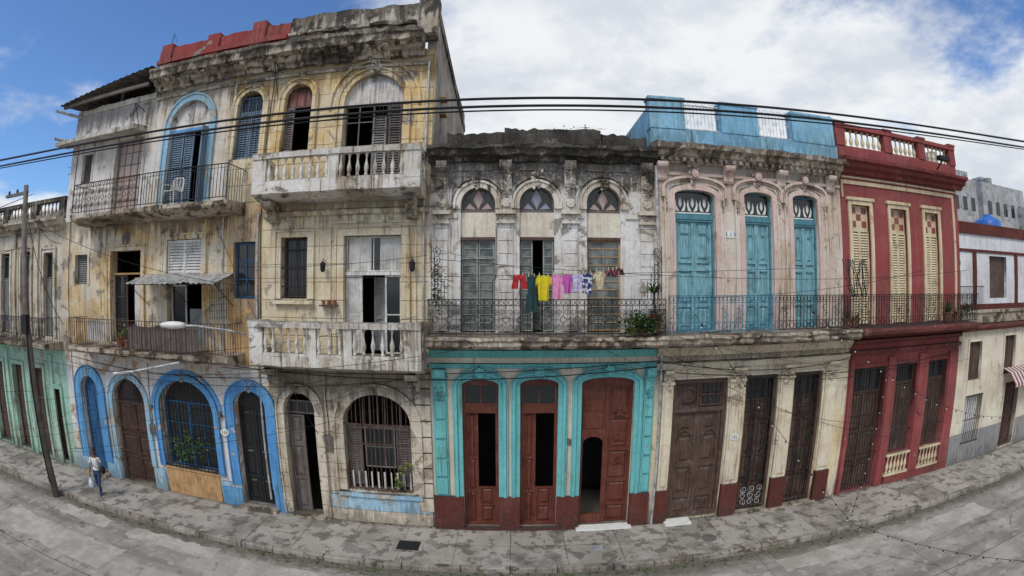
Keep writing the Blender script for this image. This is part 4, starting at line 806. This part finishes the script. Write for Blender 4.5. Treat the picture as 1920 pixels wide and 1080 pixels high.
c=g.mix(g.rmp(n1,.42,.58),(.36,.33,.285),(.25,.225,.19));wn=g.n('ShaderNodeTexWhiteNoise',noise_dimensions='2D')
cb=g.n('ShaderNodeCombineXYZ');g.put(cb.inputs[0],g.mt('FLOOR',g.mt('DIVIDE',x_,1.45)));g.put(cb.inputs[1],g.mt('FLOOR',g.mt('DIVIDE',y_,1.05)));g.put(wn.inputs['Vector'],cb.outputs[0])
c=g.mix(g.rmp(wn.outputs['Value'],.0,1.,0.,.6),c,(.43,.395,.34))
sp=g.rmp(n2,.53,.56);c=g.mix(g.mt('MULTIPLY',sp,.75),c,(.11,.097,.078));c=g.mix(g.mt('MULTIPLY',g.rmp(g.noise(.9,5,.65,g.scale(1,1,1,off=(5,8,0))),.55,.6),.55),c,(.13,.12,.10));c=g.mix(g.mt('MULTIPLY',g.rmp(n3,.53,.70),.5),c,(.12,.105,.09))
jx=g.rmp(g.mt('ABSOLUTE',g.mt('SUBTRACT',g.mt('FRACT',g.mt('DIVIDE',g.mt('ADD',x_,g.mt('MULTIPLY',n2,.08)),1.45)),.5)),.486,.495);jy=g.rmp(g.mt('ABSOLUTE',g.mt('SUBTRACT',g.mt('FRACT',g.mt('DIVIDE',g.mt('ADD',y_,g.mt('MULTIPLY',n2,.07)),1.05)),.5)),.485,.494);j=g.mt('MAXIMUM',jx,jy)
c=g.mix(g.mt('MULTIPLY',j,g.rmp(n1,.4,.6,.15,.85)),c,(.07,.066,.045));nearw=g.rmp(g.mt('ADD',y_,g.mt('MULTIPLY',g.mt('SUBTRACT',n2,.5),.8)),-.35,0.);c=g.mix(g.mt('MULTIPLY',nearw,.7),c,(.085,.078,.06))
sm=g.out(c,g.rmp(sp,0.,1.,.9,.6),g.mt('ADD',g.mt('MULTIPLY',n3,.4),g.mt('MULTIPLY',j,-1.)),.5,.02)
mb=MB();mb.box(-120,120,-2.1,0,-.35,0);mb.obj('sidewalk',sm,None)
M['kerb']=plaster('kerb_stone',(.34,.31,.27),(.23,.21,.18),(.14,.13,.11),.5,.8,top=0,foot=0);mb=MB();x=-60
while x<60:
    l=R.uniform(.9,1.5);q=R.uniform(-.012,.012);mb.box(x+.008,x+l-.008,-2.28+q,-2.102,-.34,.012+q);x+=l
ko=mb.obj('kerb',M['kerb'],None);bv=ko.modifiers.new('b','BEVEL');bv.width=.025;bv.segments=2
begin('manhole_cover');m=K('cover','iron');m.box(-3.05,-2.45,-1.5,-1.0,.004,.012);K('rim','kerb').box(-3.15,-2.35,-1.6,-.9,.002,.007);end()
begin('manhole_cover');m=K('cover','galv');m.box(2.1,2.4,-1.45,-1.2,.004,.012);end()
begin('drain_cover');m=K('cover','grey_wood');m.lathe(5.4,-1.35,.002,[(.22,0),(.22,.01)],20);end()
mb=MB();rr=random.Random(5)
for i in range(520):
    x=rr.gauss(0,1)*9 if rr.random()<.6 else rr.uniform(-18,18);y=-2.33-abs(rr.gauss(0,.14)) if rr.random()<.8 else -.05-abs(rr.gauss(0,.05));straps(mb,x,y,-.13 if y<-2 else 0,5,rr.uniform(.03,.11),rr.randrange(9999),.012)
mb.obj('weeds',M['weed'],None)
mb=MB()
for i in range(900):
    x=rr.uniform(-18,18);y=-2.32-abs(rr.gauss(0,.6));s=rr.uniform(.006,.028);mb.add([(x-s,y,-.128),(x,y-s,-.127),(x+s,y,-.128),(x,y+s,-.127),(x,y,-.128+s*.9)],[(0,1,4),(1,2,4),(2,3,4),(3,0,4)])
mb.obj('gravel_litter',M['kerb'],None)
# ------------------------------------------------------------------ cables
mbc=MB()
for dz,dy,k in((0,0,1.),(-.10,.02,.96),(.03,.07,1.02),(-.13,.10,.98)):
    mbc.tube([(x,-7+dy,9.27+dz+.0037*k*x*x+.0197*x) for x in [-26+52*i/80 for i in range(81)]],.018 if dz in(0,-.10) else .011,6)
mbc.obj('overhead_power_cables',M['rubber'],None)
def sagw(a,b,s,n=16): return [tuple(a[k]+(b[k]-a[k])*i/n-(s*4*(i/n)*(1-i/n) if k==2 else 0) for k in range(3)) for i in range(n+1)]
mbc=MB()
for a,b,s,r in(((-8.6,-.2,4.6),(3.9,-.25,4.75),.25,.016),((-8.6,-.2,4.5),(3.9,-.22,4.9),.12,.012),((3.9,-.2,4.9),(10.6,-.2,4.7),.3,.014),((4.0,-.2,4.6),(16.3,-.25,4.6),.35,.014),((4.2,-.3,5.0),(13,-.3,4.3),.5,.010),((-16,-.2,4.4),(-7,-.3,4.3),.2,.015),((-16,-.3,4.2),(-2.3,-.3,4.5),.4,.010),
 ((-16.0,-2.5,9.6),(-16.5,-.1,5.5),.5,.014),((-16.0,-2.5,9.8),(-16.7,-.1,8.5),.4,.012),((-15.4,-2.5,5.0),(-2.5,-.2,6.1),.5,.009),((-15.4,-2.5,4.6),(-1.0,-3.0,5.6),.4,.007),((-15.6,-2.5,9.9),(-35,-2.5,9.8),.5,.014),((-15.6,-2.5,9.6),(-35,-3,9.4),.5,.014),((-16,-2.5,8.2),(-35,-1.5,8.8),.6,.012),((-15.5,-2.5,3.5),(-40,-6,2.0),.3,.009),
 ((-15.3,-2.4,1.5),(-2.5,-.15,3.9),.35,.007),((-14,-3.,1.9),(-2.5,-.15,4.6),.3,.007),((-22,-4.5,1.2),(-2.3,-.2,5.2),.5,.007),((-22,-5,1.6),(-2.3,-.2,5.6),.6,.006),((-24,-4,2.2),(-2.3,-.2,5.9),.5,.006),((-8.9,-.2,9.0),(-5.5,-.1,2.7),.1,.008),((-15.0,-2.4,2.4),(-7.3,-.12,7.4),.3,.006),
 ((2.5,-.2,5.2),(10,-1.9,3.0),.3,.007),((3.0,-1.05,5.6),(11.5,-2.0,2.4),.4,.007),((3.2,-1.05,5.9),(16.2,-1.05,4.4),.6,.006),((4.1,-.3,5.2),(9.0,-.3,2.9),.2,.006),((4.1,-1.0,6.6),(13,-1.05,7.4),.2,.008),((-7.2,-1.0,6.9),(-15.4,-2.5,9.0),.3,.009),((-2.1,-.6,7.6),(16.4,-.6,7.5),.45,.009),((-8.4,-.3,7.5),(-2.2,-.3,7.7),.15,.009),((3.9,-.5,7.2),(-2.1,-.5,7.9),.3,.006)): mbc.tube(sagw(a,b,s),r,4)
mbc.obj('street_wires',M['rubber'],None)
begin('festoon_lights')
def fest(a,b,s,n):
    p=sagw(a,b,s,n*2);K('cable','rubber').tube(p,.007,4)
    for q in p[1::2]: K('sockets','rubber').lathe(q[0],q[1],q[2]-.06,[(.018,0),(.02,.06)],6);K('bulbs','bulb',True).lathe(q[0],q[1],q[2]-.115,[(.004,0),(.017,.02),(.021,.037),(.014,.057)],8)
fest((4.6,-1.1,6.2),(8.6,-3.6,.9),.25,12);fest((8.6,-3.6,.9),(13.5,-8.0,.2),.2,16);fest((8.0,-1.1,6.4),(17,-2.4,2.4),.8,18);fest((11.3,-1.2,4.4),(8.8,-3.2,.9),.3,10)
end()
begin('utility_pole');m=K('pole','grey_wood',True);m.tube([(-15.25,-2.5,-.2),(-15.6,-2.5,5),(-16.1,-2.5,10.25)],[.14,.12,.095],12)
K('crossarm','grey_wood').box(-17.5,-15.95,-2.55,-2.45,9.95,10.05);m=K('fittings','iron')
for xx in(-17.3,-16.7): m.lathe(xx,-2.5,10.05,[(.04,0),(.05,.08),(.02,.14)],8)
m.box(-15.75,-15.4,-2.75,-2.6,5.4,6.0);m.tube([(-15.55,-2.64,5.4),(-15.3,-2.64,.4)],.03,6);end()
begin('street_lamp');m=K('arm','galv',True);m.tube([(-7.2,-.95,5.6),(-7.6,-1.3,5.72),(-8.3,-1.8,5.85),(-8.7,-2.0,5.86)],.03,8)
m=K('head','plastic_w',True);n=10;v=[];f=[]
for i in range(9):
    t=i/8;r_=.17*math.sin(math.pi*(.12+.8*t))**.6;cx=-8.6-.75*t;cy=-1.98-.12*t
    for k in range(n): a=2*math.pi*k/n;v.append((cx+.1*0,cy+r_*math.cos(a),5.86+r_*.55*math.sin(a)+(.02 if math.sin(a)>0 else 0)))
for i in range(8):
    for k in range(n): f.append((i*n+k,i*n+(k+1)%n,(i+1)*n+(k+1)%n,(i+1)*n+k))
f+=[tuple(range(n)),tuple(range(9*n-1,8*n-1,-1))];m.add(v,f);end()
begin('wall_lamp_bracket');m=K('arm','galv');m.tube([(-9.6,-1.05,4.7),(-10.9,-1.9,4.45)],.03,8);K('head','galv').tube([(-10.8,-1.85,4.46),(-11.4,-2.2,4.39)],[.035,.055],8);end()
begin('plastic_chair');m=K('chair','plastic_w');cx,cy,z0=-10.35,-.55,9.36
for sx in(-.22,.22):
    for sy in(-.2,.2): m.tube([(cx+sx*1.1,cy+sy*1.1,z0),(cx+sx,cy+sy,z0+.42)],.022,6)
    m.tube([(cx+sx*1.05,cy-.22,z0+.42),(cx+sx*1.1,cy-.22,z0+.64),(cx+sx*1.1,cy+.2,z0+.68)],.02,6)
m.box(cx-.24,cx+.24,cy-.22,cy+.22,z0+.41,z0+.44)
for i in range(7): m.tube([(cx-.2+.067*i,cy+.21,z0+.44),(cx-.22+.073*i,cy+.28,z0+.85)],.014,5)
m.tube([(cx-.24,cy+.2,z0+.44),(cx-.25,cy+.29,z0+.8),(cx-.15,cy+.3,z0+.9),(cx+.15,cy+.3,z0+.9),(cx+.25,cy+.29,z0+.8),(cx+.24,cy+.2,z0+.44)],.022,6);end()
begin('balcony_plants');pot(K('pots','terra'),3.3,-.75,5.68,.2,.34);pot(K('pots','terra'),3.7,-.6,5.68,.18,.5);m=K('fronds','leaf');straps(m,3.62,-.75,6.7,34,.75,3,.03,1.2);K('stem','grey_wood').tube([(3.7,-.6,6.1),(3.62,-.72,6.75)],.03,6);straps(m,3.5,-.9,6.2,20,.4,8,.018);end()
foliage('balcony_shrub',3.3,-.95,5.98,.55,.25,.3,360,.13,'leaf',None,9);foliage('balcony_shrub',3.0,-1.0,5.85,.25,.15,.15,110,.11,'leaf2',None,10)
begin('balcony_cactus');pot(K('pots','terra'),14.9,-.7,5.68,.2,.35);m=K('fronds','leaf');straps(m,14.9,-.7,6.0,24,.8,4,.03,.3);end()
foliage('balcony_shrub',16.2,-.8,6.15,.35,.2,.3,120,.11,'leaf',None,12)
begin('potted_plants')
for xx in(9.9,10.25,15.4): pot(K('pots','terra'),xx,-.7,5.68,.15,.28);straps(K('fronds','leaf'),xx,-.7,5.9,16,.5,int(xx*7),.02,.6)
end()
foliage('roof_weeds',-2.4,.2,11.0,.2,.2,.35,0+60,.1,'weed',None,14);foliage('roof_weeds',-8.7,-.1,9.1,.35,.1,.15,50,.08,'weed',None,15);foliage('roof_weeds',1.6,-.2,11.1,1.6,.1,.08,90,.06,'weed',None,16)
begin('tv_antenna');m=K('mast','iron');m.tube([(2.7,4.5,10.6),(2.7,4.5,12.9)],.02)
for i in range(4): m.tube([(2.4+.04*i,4.5,12.3+.16*i),(3.0-.04*i,4.5,12.3+.16*i)],.008)
m.tube([(3.3,2.2,10.6),(3.9,2.2,12.0)],.015);m.tube([(3.3,2.8,10.6),(3.9,2.8,12.0)],.015)
for i in range(6): m.tube([(3.36+.1*i,2.2,10.75+.23*i),(3.36+.1*i,2.8,10.75+.23*i)],.012)
for xx,yy in((-19,2.),(-20.2,3.)): m.tube([(xx,yy,9.4),(xx,yy,12.4)],.015);m.tube([(xx-.4,yy,12.1),(xx+.4,yy,12.1)],.01);m.tube([(xx-.3,yy,11.8),(xx+.3,yy,11.8)],.01)
end()
begin('house_number_plaque');K('plate','plastic_w').prism([(-8.75+.16*math.cos(i*.393),2.45+.11*math.sin(i*.393)) for i in range(16)],-.005,-.12);end();text('115',-8.75,-.123,2.45,.14,blk,PAR)
# ------------------------------------------------------------------ walking woman
def skin(name,V,E,rad,mat_fn,mats,par,root=0):
    bm=bmesh.new();ly=bm.verts.layers.skin.verify();vs=[]
    for p,r_ in zip(V,rad):
        v=bm.verts.new(p);v[ly].radius=(r_ if isinstance(r_,tuple) else (r_,r_));vs.append(v)
    vs[root][ly].use_root=True
    for a,b in E: bm.edges.new((vs[a],vs[b]))
    me=bpy.data.meshes.new(name);bm.to_mesh(me);bm.free();o=bpy.data.objects.new(name,me);COL.objects.link(o)
    s=o.modifiers.new('s','SKIN');s.use_smooth_shade=True;sb=o.modifiers.new('u','SUBSURF');sb.levels=2;sb.render_levels=2
    me2=bpy.data.meshes.new_from_object(o.evaluated_get(bpy.context.evaluated_depsgraph_get()));bpy.data.objects.remove(o)
    me2.materials.clear()
    for q in mats: me2.materials.append(q)
    for p in me2.polygons: p.material_index=mat_fn(p.center);p.use_smooth=True
    o=bpy.data.objects.new(name,me2);COL.objects.link(o);o.parent=par;return o
W=empty('walking_woman')
sk=simple('skin_brown',(.16,.08,.05),.5,.15);jean=simple('denim',(.03,.06,.14),.85,.3,0,20);shirt=simple('shirt_white',(.72,.72,.72),.85,.12);hair=simple('hair_black',(.012,.01,.009),.6,.3);shoe=simple('shoes',(.5,.5,.5),.6)
V=[(0,0,.93),(0,0,1.06),(0,-.01,1.24),(0,0,1.36),(0,-.005,1.44),(0,-.01,1.5),
 (.09,0,.86),(.10,-.17,.50),(.10,-.16,.10),(.11,-.28,.045),
 (-.09,0,.86),(-.10,.04,.48),(-.10,.27,.14),(-.10,.20,.04),
 (.16,0,1.37),(.21,.07,1.12),(.23,-.06,.92),(.235,-.10,.84),
 (-.16,0,1.37),(-.22,0,1.11),(-.25,-.07,.87),(-.255,-.09,.79)]
E=[(0,1),(1,2),(2,3),(3,4),(4,5),(0,6),(6,7),(7,8),(8,9),(0,10),(10,11),(11,12),(12,13),(3,14),(14,15),(15,16),(16,17),(3,18),(18,19),(19,20),(20,21)]
rad=[(.145,.11),(.115,.09),(.14,.10),(.10,.075),.05,.048,.088,.058,.04,.036,.088,.058,.04,.036,.055,.04,.026,.022,.055,.04,.026,.022]
for hx,hy,hz,sx in((.235,-.10,.84,1),(-.255,-.09,.79,-1)):
    b=17 if sx>0 else 21
    for k in range(4):
        i=len(V);V+=[(hx+.002*sx,hy-.024+.016*k,hz-.035),(hx-.006*sx,hy-.03+.018*k,hz-.062-.004*(k in(1,2))),(hx-.02*sx,hy-.032+.018*k,hz-.084)];E+=[(b,i),(i,i+1),(i+1,i+2)];rad+=[.009,.008,.007]
    i=len(V);V+=[(hx-.01*sx,hy-.035,hz-.01),(hx-.022*sx,hy-.045,hz-.035)];E+=[(b,i),(i,i+1)];rad+=[.009,.008]
def mf(c):
    if c.z<.075: return 3
    if abs(c.x)>.195 and c.z<1.2: return 0
    if c.z<.96: return 1
    if c.z<1.395: return 2
    return 0
skin('body',V,E,rad,mf,[sk,jean,shirt,shoe],W)
bm=bmesh.new();bmesh.ops.create_uvsphere(bm,u_segments=24,v_segments=18,radius=1)
for v in bm.verts:
    x,y,z=v.co;w_=.075*(1-.18*max(0,-z));
    yy=y*.095
    if y<0: yy*=.92+.1*math.exp(-((z+.1)/.2)**2-((x)/.18)**2)*1.6
    if y<0 and abs(abs(x)-.35)<.2 and abs(z-.05)<.15: yy+=.008
    v.co=(x*w_,yy-.015,z*.112+1.585)
me=bpy.data.meshes.new('head');bm.to_mesh(me);bm.free()
for q in(sk,hair): me.materials.append(q)
for p in me.polygons: p.use_smooth=True;p.material_index=1 if (p.center.z>1.64 or (p.center.y>.01 and p.center.z>1.53)) else 0
o=bpy.data.objects.new('head',me);COL.objects.link(o);o.parent=W
mb=MB();mb.lathe(0,.085,1.55,[(.01,-.04),(.045,0),(.055,.04),(.04,.08),(.01,.1)],12);mb.obj('hair_bun',hair,W,True)
mb=MB()
for s_ in(-1,1): mb.lathe(.03*s_,-.098,1.592,[(.002,-.006),(.010,0),(.002,.006)],8)
mb.obj('eyes',hair,W);mb=MB();mb.tube([(-.022,-.102,1.535),(0,-.108,1.533),(.022,-.102,1.535)],.006,5);mb.obj('mouth',simple('lips',(.2,.06,.05)),W)
mb=MB()
for s_ in(-1,1): mb.tube([(.073*s_,-.005,1.56),(.08*s_,.005,1.585),(.074*s_,.0,1.61)],.011,6)
mb.obj('ears',sk,W)
mb=MB();mb.lathe(.24,.02,.82,[(.02,0),(.10,.03),(.12,.12),(.10,.22),(.03,.26)],10);mb.tube([(.24,.02,1.07),(.18,.03,1.25),(.1,.05,1.4),(-.1,.0,1.36),(-.12,-.12,1.2),(.1,-.12,1.05),(.22,-.03,1.0)],.01,5);mb.obj('shoulder_bag',hair,W,True)
mb=MB();mb.tube([(-.255,-.1,.72),(-.26,-.1,.66),(-.26,-.1,.58),(-.26,-.1,.42),(-.26,-.1,.34)],[.012,.03,.085,.12,.08],10);mb.obj('carrier_bag',simple('bag_pale',(.5,.6,.68),.4),W,True)
W.location=(-13.5,-1.7,0);W.rotation_euler=(0,0,math.radians(20))
# ------------------------------------------------------------------ sky, light, camera
w=bpy.data.worlds.new('World');bpy.context.scene.world=w;w.use_nodes=True
class GW(G):
    def __init__(s,t): s.t=t
g=GW(w.node_tree);tc=g.n('ShaderNodeTexCoord');d=tc.outputs['Generated'];dx,dy,dz=g.xyz(d)
sky=g.n('ShaderNodeTexSky',sky_type='NISHITA');sky.sun_disc=False;sky.sun_elevation=math.radians(52);sky.sun_rotation=math.radians(207);sky.air_density=1.0;sky.dust_density=.4;sky.ozone_density=2.5
den=g.mt('ADD',g.mt('MAXIMUM',dz,0.),.22);cb=g.n('ShaderNodeCombineXYZ');g.put(cb.inputs[0],g.mt('DIVIDE',dx,den));g.put(cb.inputs[1],g.mt('DIVIDE',dy,den));cb.inputs[2].default_value=.7
n=g.noise(1.05,11,.60,cb.outputs[0],.25);n2=g.noise(2.6,9,.6,cb.outputs[0],.1)
bias=g.mt('ADD',g.mt('MULTIPLY',dx,.13),g.rmp(dz,.0,.5,.24,-.015))
nn=g.mt('ADD',n,bias);mask=g.rmp(nn,.45,.61)
cc=g.mix(g.rmp(n2,.36,.62),(6.6,7.1,7.8),(8.9,9.1,9.3));cc=g.mix(g.rmp(nn,.72,.95,0.,.45),cc,(7.0,7.4,7.9))
bg=w.node_tree.nodes['Background'];g.put(bg.inputs[0],g.mix(mask,g.mix(1.,sky.outputs[0],(.95,1.25,1.6),'MULTIPLY'),cc));bg.inputs[1].default_value=.1
L=bpy.data.lights.new('sun','SUN');L.energy=2.3;L.angle=math.radians(22);L.color=(1,.93,.82);lo=bpy.data.objects.new('sun',L);COL.objects.link(lo)
sd=Vector((math.sin(math.radians(207))*math.cos(math.radians(52)),math.cos(math.radians(207))*math.cos(math.radians(52)),math.sin(math.radians(52))));lo.rotation_euler=sd.to_track_quat('Z','Y').to_euler();lo.location=(0,-20,40)
cam=bpy.data.cameras.new('camera');co=bpy.data.objects.new('camera',cam);COL.objects.link(co);co.location=(0,-13,6.85);co.rotation_euler=(math.radians(90),0,0)
cam.clip_end=2000;cam.clip_start=.05;cam.lens=10.7;cam.sensor_fit='HORIZONTAL';cam.sensor_width=36;cam.sensor_height=20.25;cam.type='PANO'
T=cam.cycles if hasattr(cam,'cycles') and hasattr(cam.cycles,'panorama_type') else cam
T.panorama_type='FISHEYE_LENS_POLYNOMIAL';T.fisheye_fov=math.radians(180);T.fisheye_polynomial_k0=0;T.fisheye_polynomial_k1=-0.05747
for k in('k2','k3','k4'): setattr(T,'fisheye_polynomial_'+k,0)
sc=bpy.context.scene;sc.camera=co;sc.view_settings.view_transform='Standard';sc.view_settings.look='None';sc.view_settings.exposure=0
